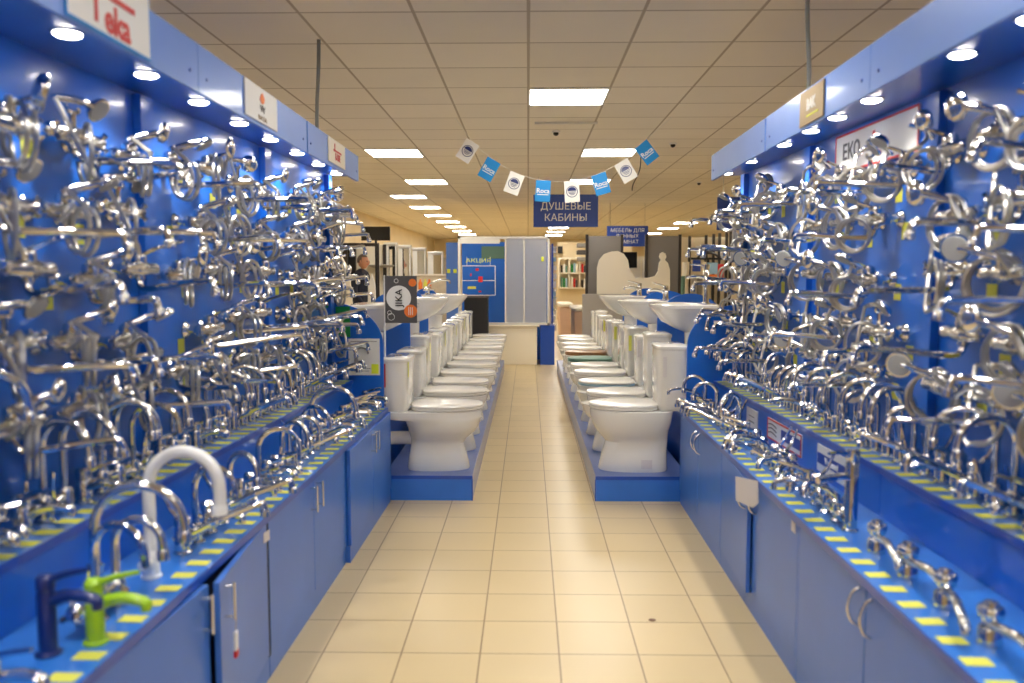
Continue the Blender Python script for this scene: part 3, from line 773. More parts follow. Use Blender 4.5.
def toilet(x, y, facing, z=.16, style=0, seat='lidw', lid='lidw', tank='ceramic', th=.36, tw=.36, td=.165, label='', group=None, lab_seat=None, Lg=.64, rounded=False, sticker=None):
    t = thing('toilet', label, 'toilet', (x, y, z), 0 if facing > 0 else PI, group)
    if style == 0:   # waisted pedestal, long deck
        S = [(0, .145, .545, .11), (.012, .14, .55, .112), (.10, .152, .53, .10), (.175, .165, .512, .097), (.205, .165, .53, .115), (.25, .155, .585, .15), (.29, .145, .61, .168), (.335, .13, .625, .176), (.345, .02, .635, .182), (.36, .0, Lg, .183), (.392, .0, Lg + .003, .185), (.398, .006, Lg - .003, .18)]
    else:            # boxy skirted pedestal
        S = [(0, .11, .55, .12), (.012, .105, .555, .122), (.12, .11, .53, .115), (.19, .105, .51, .117), (.225, .105, .54, .14), (.27, .10, .575, .162), (.325, .09, .60, .178), (.365, .085, Lg, .185), (.40, .08, Lg + .002, .187), (.406, .086, Lg - .004, .182)]
    ring = [egg(a, b, h, zz, 32, 4.5 if zz > .3 else 3.2, 2.2, .42) for zz, a, b, h in S]
    obj('bowl', loft(new(), ring), 'ceramic', t)
    z0 = S[-1][0] + .001
    # seat and closed lid
    obj('seat', loft(new(), [egg(.175, Lg, .172, z0, 32, 3.2, 2.15, .4), egg(.17, Lg + .008, .182, z0 + .005, 32, 3.2, 2.15, .4), egg(.17, Lg + .008, .182, z0 + .016, 32, 3.2, 2.15, .4), egg(.176, Lg + .002, .176, z0 + .019, 32, 3.2, 2.15, .4)]), seat, t)
    zl = z0 + .020
    L = obj('lid', loft(new(), [egg(.172, Lg + .004, .178, zl, 32, 3.2, 2.15, .4), egg(.168, Lg + .010, .184, zl + .006, 32, 3.2, 2.15, .4), egg(.172, Lg + .004, .178, zl + .016, 32, 3.2, 2.15, .4), egg(.20, Lg - .03, .15, zl + .022, 32, 3.2, 2.15, .4), egg(.28, Lg - .12, .07, zl + .024, 32, 3, 2.15, .4)]), lid, t)
    if lid != 'lidw': L['label'] = {'wood': 'honey-coloured wooden lid', 'green': 'sea green lid', 'palebl': 'pale blue lid'}.get(lid, 'lid')
    b = new()
    cyl(b, (.165, -.085, zl), (.165, .085, zl), .010, seg=10)
    obj('hinge', b, 'chrome2', t)
    # cistern
    e = 2.6 if rounded else 5
    def rr(x0, x1, hw, zz): return egg(x0, x1, hw, zz, 28, 6, e + 1.5, .5)
    T = [rr(.012, .012 + td - .02, tw / 2 - .02, z0), rr(.004, .004 + td, tw / 2 - .004, z0 + .03), rr(0, td + .004, tw / 2, z0 + th * .6), rr(0, td + .006, tw / 2 + .004, z0 + th - .03)]
    tk = obj('cistern', loft(new(), T), tank, t)
    zt = z0 + th - .029
    obj('cistern_lid', loft(new(), [rr(-.004, td + .010, tw / 2 + .008, zt), rr(-.006, td + .014, tw / 2 + .011, zt + .008), rr(-.004, td + .012, tw / 2 + .009, zt + .022), rr(.012, td - .004, tw / 2 - .01, zt + .03)]), 'ceramic' if tank != 'wrap' else 'wrap', t)
    b = lathe(new(), (td / 2, 0, zt + .029), (0, 0, 1), [(0, .024), (.006, .024), (.009, .02), (.01, .001)], 16); obj('flush_button', b, 'chrome', t)
    b = new(); tube(b, [(.17, 0, .2), (.06, 0, .2), (-.0, 0, .195)], .045, 14, 2)
    if style == 0: obj('outlet_pipe', b, 'ceramic', t)
    else: b.free()
    return t
def lean_card(o): pass

NT = 11
for i in range(NT):
    y = 5.50 + .605 * i
    th = [.345, .33, .40, .37, .36, .37, .35, .35, .36, .37, .36][i]
    tank = 'ceramic' if i in (0, 2, 3, 5, 7, 9) else 'wrap'
    toilet(-.932, y, 1, style=0 if i % 3 != 1 else 1, th=th, tw=.34 if i in (2, 3) else .37, td=[.165, .17, .15, .17, .16, .17, .165, .17, .16, .17, .16][i], tank=tank, rounded=(i % 2 == 0), Lg=.632 + [0, .0, -.02, .01, 0, -.01, .01, 0, 0, -.01, 0][i],
           label='white toilet %sin the left row, %s from the front' % ('with film-wrapped cistern ' if tank == 'wrap' else '', ordinal(i + 1)), group='toilets on the left plinth')
RL = {2: ('palebl', 'lidw'), 4: ('green', 'lidw'), 5: ('wood', 'wood'), 4.5: 0}
for i in range(NT):
    y = 5.50 + .605 * i
    seat, lid = ('lidw', 'lidw')
    extra = ''
    if i == 2: seat, lid, extra = 'palebl', 'lidw', 'with pale blue seat '
    if i == 5: seat, lid, extra = 'green', 'green', 'with sea green lid '
    if i == 6: seat, lid, extra = 'wood', 'wood', 'with honey wooden lid '
    if i == 0: extra = 'with boxy skirted base '
    if i == 1: extra = 'on slim waisted base '
    tank = 'wrap' if i in (3, 5, 8) else 'ceramic'
    toilet(1.018, y, -1, style=1 if i % 3 == 0 else 0, th=[.42, .46, .40, .42, .40, .40, .38, .36, .38, .40, .38][i], tw=[.36, .30, .30, .36, .36, .36, .34, .36, .36, .3, .3][i], td=[.19, .17, .16, .17, .16, .16, .17, .16, .16, .15, .15][i],
           seat=seat, lid=lid, tank=tank, rounded=(i in (0, 2, 5)), Lg=.61 if i != 1 else .585,
           label='white toilet %sin the right row, %s from the front' % (extra, ordinal(i + 1)), group='toilets on the right plinth')
# stickers and paper labels on cisterns
o = obj('sticker', box(-.922, -.903, 5.3085, 5.310, .72, .87), 'red', None, smooth=False); tag(o, 'tall red strip sticker on the first cistern of the left row', 'sticker')
b = new()
for z in (.655, .63, .60): bx(b, -.923, -.905, 5.311, 5.3125, z, z + .012)
o = obj('sticker', b, 'dgrey', None, smooth=False); tag(o, 'black printed marks on the first cistern of the left row', 'sticker', kind=None)
for i in range(10):
    y = 5.50 + .605 * i
    o = obj('hanging_label', box(-.778, -.7765, y - .150, y - .118, .78 - .01 * (i % 3), .90), 'yellow', None, smooth=False)
    tag(o, 'yellow hang tag on the front of the %s cistern in the left row' % ordinal(i + 1), 'label', 'hang tags on cisterns')
    o.location.x = .012
    if i < 9 and i != 1:
        yy = y - [.185, .155, .155, .185, .185, .185, .175, .185, .185][i] - .002
        o = obj('hanging_label', box(.85, .875, yy - .0065, yy - .005, .79, .92), 'yellow' if i % 2 else 'paper', None, smooth=False)
        tag(o, 'paper hang tag on the side of the %s cistern in the right row' % ordinal(i + 1), 'label', 'hang tags on cisterns')
b = new(); bx(b, .73, .80, 5.372, 5.3735, .185, .245)
o = obj('sticker', b, 'paper', None, smooth=False, loc=(0, 0, 0)); tag(o, 'small square notice on the base of the first right-hand toilet', 'sticker')

# ------------------------------------------------------------------ washbasins on rear steps
for s, nm in ((-1, 'left'), (1, 'right')):
    x0, x1 = (-1.75, -1.0) if s < 0 else (1.075, 1.8)
    t = thing('basin_platform', 'blue stepped platform carrying washbasins behind the %s toilets' % nm, 'platform', (x0, 5.5, 0))
    obj('base', box(0, x1 - x0, 0, 3.9, 0, .43), 'edge', t, smooth=False)
    obj('top', box(-.004, x1 - x0, -.004, 3.9, .431, .45), 'blue', t, smooth=False)

def basin(x, y, z, facing, w=.54, d=.44, label='', pedestal=True, base=.45):
    t = thing('washbasin', label, 'washbasin', (x, y, base), 0 if facing > 0 else PI, 'pedestal washbasins')
    H = z - base
    def ov(x0, x1, hw, zz, bk=4): return egg(x0, x1, hw, zz, 32, bk, 2.3, .42)
    b = new()
    loft(b, [ov(.05, .20, .07, H - .20, 3), ov(.03, .27, .12, H - .17, 3), ov(.01, .36, .19, H - .12), ov(0, .41, .24, H - .06), ov(0, d, w / 2, H - .025), ov(0, d + .004, w / 2 + .003, H - .006), ov(.003, d - .002, w / 2 - .004, H),
             ov(.10, d - .035, w / 2 - .045, H - .003), ov(.12, d - .06, w / 2 - .075, H - .06), ov(.15, d - .12, w / 2 - .14, H - .11), ov(.2, .26, .04, H - .115)])
    obj('basin_bowl', b, 'ceramic', t)
    if pedestal:
        obj('pedestal', loft(new(), [ov(.05, .21, .10, 0, 3), ov(.05, .205, .098, .02, 3), ov(.06, .19, .075, H * .45, 3), ov(.055, .20, .085, H - .16, 3)]), 'ceramic', t)
    return t
def basin_tap(x, y, z, facing, label, kind='bm1'):
    rz = -PI / 2 if facing > 0 else PI / 2
    t = place(kind, (x, y, z), rz, label, 'chrome taps on the washbasins')
    return t
for i, (y, z, xo) in enumerate(((5.83, 1.235, -1.20), (7.0, 1.24, -1.10), (8.2, 1.24, -1.03))):
    basin(xo, y, z, 1, label='white pedestal washbasin behind the left toilets, %s from the front' % ordinal(i + 1), w=[.6, .55, .5][i])
    if i: basin_tap(xo + .055, y, z + .0005, 1, 'chrome tap on the %s washbasin of the left row' % ordinal(i + 1), 'tw0' if i == 2 else 'bm0')
for i, (y, z, xo) in enumerate(((5.85, 1.235, 1.28), (7.0, 1.225, 1.19), (8.2, 1.23, 1.13))):
    basin(xo, y, z, -1, label='white pedestal washbasin behind the right toilets, %s from the front' % ordinal(i + 1), w=[.6, .58, .55][i])
    basin_tap(xo - .055, y, z + .0005, -1, 'chrome tap on the %s washbasin of the right row' % ordinal(i + 1), 'bm1' if i else 'ta')
for s, nm in ((-1, 'left'), (1, 'right')):
    for i, y in enumerate((6.42, 7.6, 8.75)):
        xa = s * (1.48 if s > 0 else 1.22); xi = s * (.90 if s < 0 else .98)
        pts = [(xi, .451)] if False else []
        n = 18; cx = (xa + xi) / 2; hw = abs(xa - xi) / 2
        pts = [(cx + hw, .4515)] + [(cx + hw * math.cos(PI * k / n), 1.08 + .21 * math.sin(PI * k / n)) for k in range(n + 1)] + [(cx - hw, .4515)]
        o = obj('divider_board', plate(new(), pts[::-1], y, y + .018), 'blue', None, smooth=False)
        tag(o, 'round-topped blue divider board between washbasins behind the %s toilets, %s from the front' % (nm, ordinal(i + 1)), 'divider', 'blue divider boards between washbasins')

# card hanging over the first left basin
def px(u, v, Y):
    """point seen at pixel (u, v) at depth Y (only used to lay out far things)"""
    cx, cy, f = 512, 341.5, 845.0
    p, yw = PITCH, YAW
    d = Vector(((u - cx) / f, 1, -(v - cy) / f))
    d = Matrix.Rotation(-p, 3, 'X') @ d; d = Matrix.Rotation(yw, 3, 'Z') @ d
    return d * (Y / d.y) + Vector((0, 0, CAMH))
YAW = math.atan(16 / 845); PITCH = math.atan(67.9 / 845 * math.cos(YAW))

c = px(401, 299.5, 5.44)
t = thing('hanging_card', 'charcoal brand card with a white circle, beside the first washbasin', 'sign', (c.x, 5.44, c.z))
obj('card', box(-.103, .103, 0, .006, -.152, .152), 'dgrey', t, smooth=False)
obj('card_edge', box(-.112, -.103, -.002, .01, -.45, .157), 'white', t, smooth=False)
obj('white_disc', lathe(new(), (-.015, -.0005, .01), (0, -1, 0), [(0, .08), (.001, .08)], 32), 'white', t)
text('lettering', 'JIKA', .062, 'black', t, (-.012, -.003, .01), (PI / 2, -PI / 2, 0), bold=.0005)
obj('red_disc', lathe(new(), (.062, -.002, -.075), (0, -1, 0), [(0, .042), (.001, .042)], 24), 'orange', t)
obj('red_disc', lathe(new(), (.075, -.0005, .108), (0, -1, 0), [(0, .025), (.001, .025)], 20), 'orange', t)
b = new()
for dx in (-.012, 0, .012): bx(b, .062 + dx - .002, .062 + dx + .002, -.0045, -.003, -.10, -.05)
obj('print', b, 'white', t, smooth=False)
for cx_, cz_, r_ in ((-.065, -.112, .022), (-.075, -.085, .013), (-.03, .12, .013)):
    b = new(); tube(b, [(cx_ + r_ * math.cos(k * PI / 8), -.001, cz_ + r_ * math.sin(k * PI / 8)) for k in range(17)], .0016, 6); obj('ring_print', b, 'white', t)

# ------------------------------------------------------------------ bunting
FL = [(467.5, 151, 33, 0), (489, 169.5, 30, 1), (514, 183.5, 20, 0), (543, 191, 3, 1), (572, 191.6, -3, 0), (601, 184, -16, 1), (626, 171, -30, 0), (647, 152.5, -38, 1)]
YG = 7.5
tops = []
for i, (u, v, a, k) in enumerate(FL):
    c = px(u, v, YG); rot = math.radians(a)
    where = ['at the left end', 'second from the left', 'third from the left', 'left of the lowest white flag', 'at the lowest point of the string', 'third from the right', 'second from the right', 'at the right end'][i]
    t = thing('bunting_flag', '%s paper flag on the ceiling bunting, %s' % ('sky blue lettered' if k else 'white circle-logo', where), 'flag', c, 0, 'flags of the bunting')
    t.rotation_euler = (0, rot, random.uniform(-.15, .15))
    w, h = .066, .092
    obj('sheet', box(-w, w, -.001, .001, -h, h), 'roca' if k else 'white', t, smooth=False)
    if k:
        text('lettering', 'Roca', .058, 'white', t, (0, -.002, .0), (PI / 2, 0, 0), .0006, bold=.001); obj('underline', box(-.05, .05, -.0025, -.001, -.035, -.028), 'white', t, smooth=False)
    else:
        b = new(); n = 20
        tube(b, [(.048 * math.cos(2 * PI * q / n), -.002, .048 * math.sin(2 * PI * q / n)) for q in range(n + 1)], .003, 6)
        plate(b, [(.038 * math.cos(PI * q / 10), .006 + .034 * math.sin(PI * q / 10)) for q in range(11)], -.003, -.001)
        bx(b, -.034, .034, -.003, -.001, -.006, -.001); bx(b, -.028, .028, -.003, -.001, -.018, -.012); bx(b, -.02, .02, -.003, -.001, -.03, -.025)
        obj('circle_logo', b, 'navy', t, smooth=False)
    tops.append(Vector(c) + Vector((math.sin(rot) * h, .0, math.cos(rot) * h)))
a = px(455, 125, YG); a.z = ZC; e_ = px(672, 120, YG); e_.z = ZC
o = obj('bunting_string', tube(new(), [a] + tops + [e_], .0016, 6, 4), 'white', None); tag(o, 'thin pale string sagging from the ceiling with the bunting', 'string')

# ------------------------------------------------------------------ hanging signs
def hang_sign(u0, u1, v0, v1, Y, lines, size, label, m='signbl'):
    a = px(u0, v0, Y); b_ = px(u1, v1, Y); cx = (a.x + b_.x) / 2; cz = (a.z + b_.z) / 2; w = b_.x - a.x; h = a.z - b_.z
    t = thing('hanging_sign', label, 'sign', (cx, Y, cz))
    obj('board', box(-w / 2, w / 2, 0, .02, -h / 2, h / 2), m, t, smooth=False)
    bw = new()
    for x in (-w * .42, w * .42): cyl(bw, (x, .01, h / 2), (x, .01, ZC - cz), .003, seg=6)
    obj('wire', bw, 'steel', t)
    for s_, x, z, q in lines: text('lettering', s_, q, 'white', t, (x * w, -.003, z * h), (PI / 2, 0, 0), .001)
    return t
hang_sign(533.5, 598, 194.5, 227, 12.0, [('ДУШЕВЫЕ', 0, .13, .14), ('КАБИНЫ', 0, -.22, .14)], .1, 'large blue hanging sign with two lines of white capitals over the aisle')
hang_sign(607, 648, 226, 246.5, 16.5, [('МЕБЕЛЬ ДЛЯ', 0, .28, .10), ('ВАННЫХ', 0, 0, .10), ('КОМНАТ', 0, -.28, .10)], .1, 'smaller blue hanging sign with three lines of white capitals above the grey boards')
hang_sign(717.5, 790, 197, 230, 12.0, [('А', -.30, .0, .15)], .1, 'blue hanging sign partly hidden behind the right tap display')

# ------------------------------------------------------------------ ceiling bits
for x, y, z0, lab in ((-1.235, 5.02, 2.07, 'grey metal conduit rising from the left canopy to the ceiling'), (1.32, 4.1, 2.07, 'grey metal conduit rising from the right canopy to the ceiling')):
    s = 1 if x > 0 else -1
    b = new(); tube(b, [(x, y, z0), (x + .004 * s, y, z0 + .3), (x - .01 * s, y, z0 + .55), (x - .015 * s, y, ZC)], .011, 10, 4)
    o = obj('conduit_pipe', b, 'gas', None); tag(o, lab, 'pipe')
for (u, v), lab in {(556, 131): 'small black ceiling detector above the middle of the bunting', (673, 143): 'small black ceiling detector right of the bunting', (699, 182): 'tiny black ceiling detector above the right far lights'}.items():
    d = px(u, v, 1) - Vector((0, 0, CAMH)); k = (ZC - CAMH) / d.z; c = d * k; 
    t = thing('ceiling_detector', lab, 'detector', (c.x, c.y, ZC))
    obj('base', lathe(new(), (0, 0, 0), (0, 0, -1), [(0, .04), (.012, .04), (.016, .03)], 16), 'white', t)
    obj('sensor', lathe(new(), (0, 0, -.015), (0, 0, -1), [(0, .026), (.02, .024), (.03, .012), (.031, .001)], 16), 'black', t)
c = px(566, 132, 7.72)
o = obj('ceiling_rail', box(c.x - .28, c.x + .28, c.y - .01, c.y + .01, ZC - .02, ZC - .0005), 'frame', None, smooth=False); tag(o, 'short thin white rail on the ceiling above the bunting', 'rail')
b = new(); c = px(635, 186, 9.2); tube(b, [(c.x + .06, c.y, ZC), (c.x + .05, c.y, c.z + .18), (c.x - .02, c.y, c.z + .02), (c.x - .03, c.y, c.z - .05)], .006, 7, 5)
o = obj('loose_cable', b, 'dark', None); tag(o, 'short brown cable dangling from the ceiling right of the bunting', 'cable')

# floor stain
o = obj('floor_stain', lathe(new(), (.52, 3.43, .0003), (0, 0, 1), [(0, .016), (.0005, .015)], 12), 'stain', None); tag(o, 'small dark brown spot on the aisle floor tiles', 'stain')

# ------------------------------------------------------------------ far things: shower screen over tub
YS = 13.3
def fr(u, v, Y=YS): return px(u, v, Y)
A = fr(458, 236.5); B = fr(549.5, 325); zt, zb = A.z, B.z; x0, x1 = A.x, B.x
t = thing('bathtub', 'cream bathtub front below the shower screen at the aisle end', 'bathtub', ((x0 + x1) / 2, YS, 0)); cx = t.location.x
tx1 = fr(537, 340).x - cx; tx0 = x0 - cx
b = new(); R = []
for zz, q in ((.002, 0), (.02, 0), (zb - .05, -.0), (zb - .045, .03), (zb - .008, .03)):
    R.append([(x, y + (q if y > .3 else -q * .4), zz) for x, y in ((tx0 - q * 0, 0), (tx1, 0), (tx1, .72), (tx0, .72))])
loft(b, R); obj('tub_panel', b, 'cream', t, smooth=False, bevel=.006)
obj('rim', box(tx0 - .01, tx1 + .04, -.03, .76, zb - .03, zb - .004), 'cream', t, smooth=False, bevel=.01)
t = thing('shower_screen', 'white-framed sliding shower screen with two frosted panels at the aisle end', 'shower screen', (x0, YS, zb)); W = x1 - x0; H = zt - zb
b = new(); fw = .035
bx(b, 0, fw, 0, .04, -.0, H); bx(b, W - fw, W, 0, .04, 0, H); bx(b, 0, W, 0, .045, H - fw, H); bx(b, 0, W, 0, .045, 0, fw)
obj('frame', b, 'frame', t, smooth=False)
q = [fr(505.5, 280).x - x0, fr(524, 280).x - x0, W - fw]
for k in range(2):
    b = box(q[k] + .012, q[k + 1] - .012, .015, .022, fw, H - fw); obj('frosted_panel', b, 'frost', t, smooth=False)
    b = new(); bx(b, q[k] - .012, q[k] + .014, .005, .035, fw, H - fw); obj('stile', b, 'frame', t, smooth=False)
b = box(.03, .65, .0, .03, H - .11, H - .04); obj('top_rail', b, 'frame', t, smooth=False)
obj('yellow_note', box(q[1] + .27, q[1] + .31, .008, .012, 1.0, 1.07), 'yellowg', t, smooth=False)
# blue rear wall of shower bay
o = obj('blue_board', box(fr(461, 250).x - .05, .32, YS + .78, YS + .80, 0, fr(461, 242, YS + .8).z), 'blue', None, smooth=False); tag(o, 'tall blue board standing behind the shower screen', 'board')
o = obj('glass_picture', box(fr(480, 250).x - .02, fr(503, 250).x, YS + .765, YS + .778, fr(0, 258).z, fr(0, 245).z), mat('green_glass_tint', (.12, .22, .17), .15), None, smooth=False); tag(o, 'dark green glass square at the top of the blue board behind the shower screen', 'glass panel')
# poster frame hung in the bay
a, b2_ = fr(462.5, 266), fr(495.5, 295)
t = thing('wire_notice_frame', 'white wire notice frame with yellow letters in front of the blue board', 'sign', ((a.x + b2_.x) / 2, YS - .12, (a.z + b2_.z) / 2)); w = (b2_.x - a.x) / 2; h = (a.z - b2_.z) / 2
b = new(); tube(b, [(-w, 0, -h), (w, 0, -h)], .006, 6); tube(b, [(-w, 0, h), (w, 0, h)], .006, 6); tube(b, [(-w, 0, -h), (-w, 0, h)], .006, 6); tube(b, [(w, 0, -h), (w, 0, h)], .006, 6); tube(b, [(-w, 0, 0), (w, 0, 0)], .005, 6)
for x in (-w * .7, w * .7): tube(b, [(x, 0, h), (x, 0, h + .14)], .004, 6)
obj('wire_frame', b, 'frame', t)
text('lettering', 'АКЦИЯ', .085, 'yellowg', t, (.0, -.008, h + .08), (PI / 2, 0, 0), .003, stretch=1.35)
b = new()
for x, z, sx, sz in ((-.02, .17, .025, .02), (.03, .02, .035, .045), (-.12, .09, .012, .02), (.02, -.17, .02, .012)): bx(b, x - sx, x + sx, -.01, -.004, z - sz, z + sz)
obj('red_print', b, 'red', t, smooth=False)
obj('yellow_print', box(-.17, -.04, -.01, -.004, -.13, -.09), 'yellow', t, smooth=False)
a, b2_ = fr(464, 296, 12.95), fr(488, 341, 12.95)
t = thing('black_stand', 'black display stand in front of the shower screen beside the last left toilets', 'stand', ((a.x + b2_.x) / 2, 12.97, 0)); w = (b2_.x - a.x) / 2
obj('cabinet_body', box(-w, w, 0, .25, 0, a.z - .03), 'black', t, smooth=False); obj('top', box(-w - .01, w + .01, -.01, .26, a.z - .03, a.z), 'dgrey', t, smooth=False)
# blue side stand under screen right end, with hanging goods
a, b2_ = fr(538, 326), fr(550, 366)
o = obj('blue_stand', box(tx1 + cx + .05, .42, YS + .02, YS + .6, 0, zb - .01), 'edge', None, smooth=False, bevel=.005); tag(o, 'dark blue stand under the right end of the shower screen', 'stand')
t = thing('accessory_rack', 'tall rack of small hanging accessories just right of the shower screen', 'rack', (.40, YS + 1.2, 0))
obj('back_board', box(0, .03, 0, 2.2, 0, 1.95), 'edge', t, smooth=False)
rnd = random.Random(5)
for i in range(60):
    z = .45 + (i // 6) * .15; y = .15 + (i % 6) * .35 + rnd.uniform(-.08, .08)
    q = new(); L = rnd.uniform(.03, .07); bx(q, .03, .03 + L, y - .03, y + .03, z, z + rnd.uniform(.06, .11)); cyl(q, (.03, y, z + .11), (.03 + L + .02, y, z + .11), .003, seg=6)
    obj('packet', q, rnd.choice(['chrome2', 'white', 'skyblue', 'dgrey', 'yellow', 'chrome2']), t, smooth=False)

# ------------------------------------------------------------------ right grey boards with cream cut-out
YP = 12.86
def fp(u, v, Y=YP): return px(u, v, Y)
for (u0, u1), w in (((588.5, 622), 'left'), ((647, 679), 'right')):
    a, b2_ = fp(u0, 236), fp(u1, 300)
    o = obj('grey_board', box(a.x, b2_.x, YP, YP + .02, .0, a.z), 'grey', None, smooth=False); tag(o, 'tall grey display board on the %s of the portal behind the cream cut-out' % w, 'board')
for u, w in ((587, 'outer left'), (622, 'inner left'), (646.5, 'inner right'), (680, 'outer right')):
    a = fp(u, 234.5)
    o = obj('dark_post', box(a.x - .02, a.x + .02, YP - .03, YP + .03, 0, a.z), 'dark', None, smooth=False, bevel=.002); tag(o, 'dark brown upright post at the %s edge of the grey boards' % w, 'post', 'posts of the grey boards')
a, b2_ = fp(582.5, 294, 12.65), fp(608, 350, 12.65)
o = obj('grey_counter', box(a.x, b2_.x + .3, 12.62, 12.71, 0, a.z), 'greyl', None, smooth=False, bevel=.004); tag(o, 'light grey low block behind the end of the right toilets', 'block')
out = []
for u, v in [(597, 300), (597, 268), (599, 260), (604, 254), (611, 251.5), (618, 251), (624, 254), (628, 260), (629.5, 268), (633, 273), (635.5, 279), (639, 277.5), (648, 277.8), (655, 276), (658, 271), (659, 263), (661, 260), (659.2, 257), (660, 253.5), (662.5, 252), (665.5, 253.5), (666.5, 257), (665, 260), (668, 263), (670, 270), (670.5, 300)]:
    p = fp(u, v, 12.74); out.append((p.x, p.z))
o = obj('cutout_panel', plate(new(), [(x, z if 0 < i < len(out) - 1 else .0) for i, (x, z) in enumerate(out)][::-1], 12.74, 12.77), 'cream', None, smooth=False); tag(o, 'cream cut-out board shaped like an arch and a little figure', 'cut-out board')
# support box
a, b2_ = fp(597, 299, 12.5), fp(670.5, 299, 12.5)
o = obj('support_box', box(a.x, b2_.x, 12.775, 12.825, 0, a.z - .01), 'greyl', None, smooth=False); tag(o, 'grey box supporting the cream cut-out board from behind', 'box')
a, b2_ = fp(621, 252, 15), fp(637, 268, 15)
t = thing('monitor', 'black flat monitor seen through the portal between the grey boards', 'monitor', ((a.x + b2_.x) / 2, 15, (a.z + b2_.z) / 2)); w = (b2_.x - a.x) / 2; h = (a.z - b2_.z) / 2
obj('screen', box(-w, w, 0, .03, -h, h), 'screen', t, smooth=False, bevel=.004); obj('stand_pole', box(-.03, .03, .03, .06, -t.location.z, -h * .2), 'dark', t, smooth=False)
a = fp(646, 290, 15.3)
t = thing('cabinet_wall', 'cream bathroom cabinet behind the monitor in the portal', 'cabinet', (2.05, 15.4, 0))
obj('body', box(-.6, .6, 0, .4, 0, 1.75), 'cream', t, smooth=False); obj('shelf_edge', box(-.6, .6, -.02, 0, .98, 1.03), 'brown', t, smooth=False)
for x in (-.3, .3): obj('cabinet_door', box(x - .28, x + .28, -.015, 0, 1.08, 1.7), 'lidw', t, smooth=False, bevel=.004)

# ------------------------------------------------------------------ beyond the middle aisle
# boxed tubs
for i, (u0, u1, v0, v1, Y) in enumerate(((560, 572, 304, 327, 17.5), (574.5, 588, 308, 333, 15.3))):
    a, b2_ = px(u0, v0, Y), px(u1, v1, Y)
    t = thing('bathtub', ['cream bathtub with pinkish front panel standing far down the aisle', 'cream bathtub beside the grey block, nearer of the two far tubs'][i], 'bathtub', ((a.x + b2_.x) / 2, Y, 0)); w = (b2_.x - a.x) / 2
    R = [[(x, y, z) for x, y in ((-w + q, q), (w - q, q), (w - q, 1.5 - q), (-w + q, 1.5 - q))] for z, q in ((.0, .03), (.5, .0), (a.z - .06, 0))]
    obj('panel', loft(new(), R), 'pink', t, smooth=False, bevel=.01)
    rim = new(); o1 = egg(-.05, 1.6, w + .04, 0)
    R = [egg(-.03, 1.55, w + .03, a.z - .058, 28, 5, 4, .5), egg(-.04, 1.56, w + .04, a.z - .02, 28, 5, 4, .5), egg(-.03, 1.55, w + .03, a.z, 28, 5, 4, .5), egg(.05, 1.45, w - .05, a.z - .01, 28, 5, 4, .5), egg(.15, 1.35, w - .12, a.z - .055, 28, 5, 4, .5)]
    R = [[(-p[1], p[0], p[2]) for p in r] for r in R]
    obj('rim', loft(rim, R), 'cream', t)
# far shelf with goods on the far wall
YW = 26.0
o = obj('partition_board', box(.9, 3.2, YW + .4, YW + .45, 0, 2.42), 'wall', None, smooth=False); tag(o, 'cream partition behind the far goods shelves', 'partition')
a, b2_ = px(559, 258, YW), px(590, 288, YW)
t = thing('wall_shelf', 'cream open shelf unit with boxes on the far partition', 'shelf', (a.x, YW, b2_.z)); W = b2_.x - a.x; H = a.z - b2_.z
for k in range(4): obj('upright', box(W * k / 3 - .02, W * k / 3 + .02, 0, .3, 0, H), 'cream', t, smooth=False)
for k in range(3): obj('board', box(0, W, 0, .3, H * k / 2 - .02, H * k / 2 + .02), 'cream', t, smooth=False)
cols = ['green', 'dgrey', 'skyblue', 'white', 'red', 'posterg', 'dark', 'cream']
n = 0
for r in range(2):
    for k in range(3):
        for q in range(3):
            xx = t.location.x + W * k / 3 + .06 + q * (W / 3 - .1) / 3; hh = rnd.uniform(.18, .34)
            w_ = (W / 3 - .1) / 3 - .02; zz = t.location.z + H * r / 2 + .02
            m_ = cols[(n * 5 + r) % 8]; n += 1
            o = obj('goods_box', box(xx, xx + w_, YW + .02, YW + .25, zz, zz + hh), m_, None, smooth=False, bevel=.003)
            tag(o, 'small packed box on the far shelf unit, %s board, %s from left' % (['lower', 'upper'][r], ordinal(k * 3 + q + 1)), 'box', 'boxes on the far shelf unit')
a, b2_ = px(538 + 20, 246, YW), px(563, 253, YW)
o = obj('wall_speaker', box(a.x, b2_.x, YW + .2, YW + .39, b2_.z, a.z), 'black', None, smooth=False, bevel=.01); tag(o, 'small black loudspeaker high on the far partition', 'loudspeaker')
for i in range(3):
    a, b2_ = px(577, 243 + i * 7, 20), px(587, 247.5 + i * 7, 20)
    o = obj('glass_shelf_stack', box(a.x, b2_.x, 20, 20.3, b2_.z, a.z), ['steel', 'dgrey', 'steel'][i], None, smooth=False, bevel=.02); tag(o, 'dark folded goods beside the left grey board, %s of three' % ['top', 'middle', 'lowest'][i], 'goods')

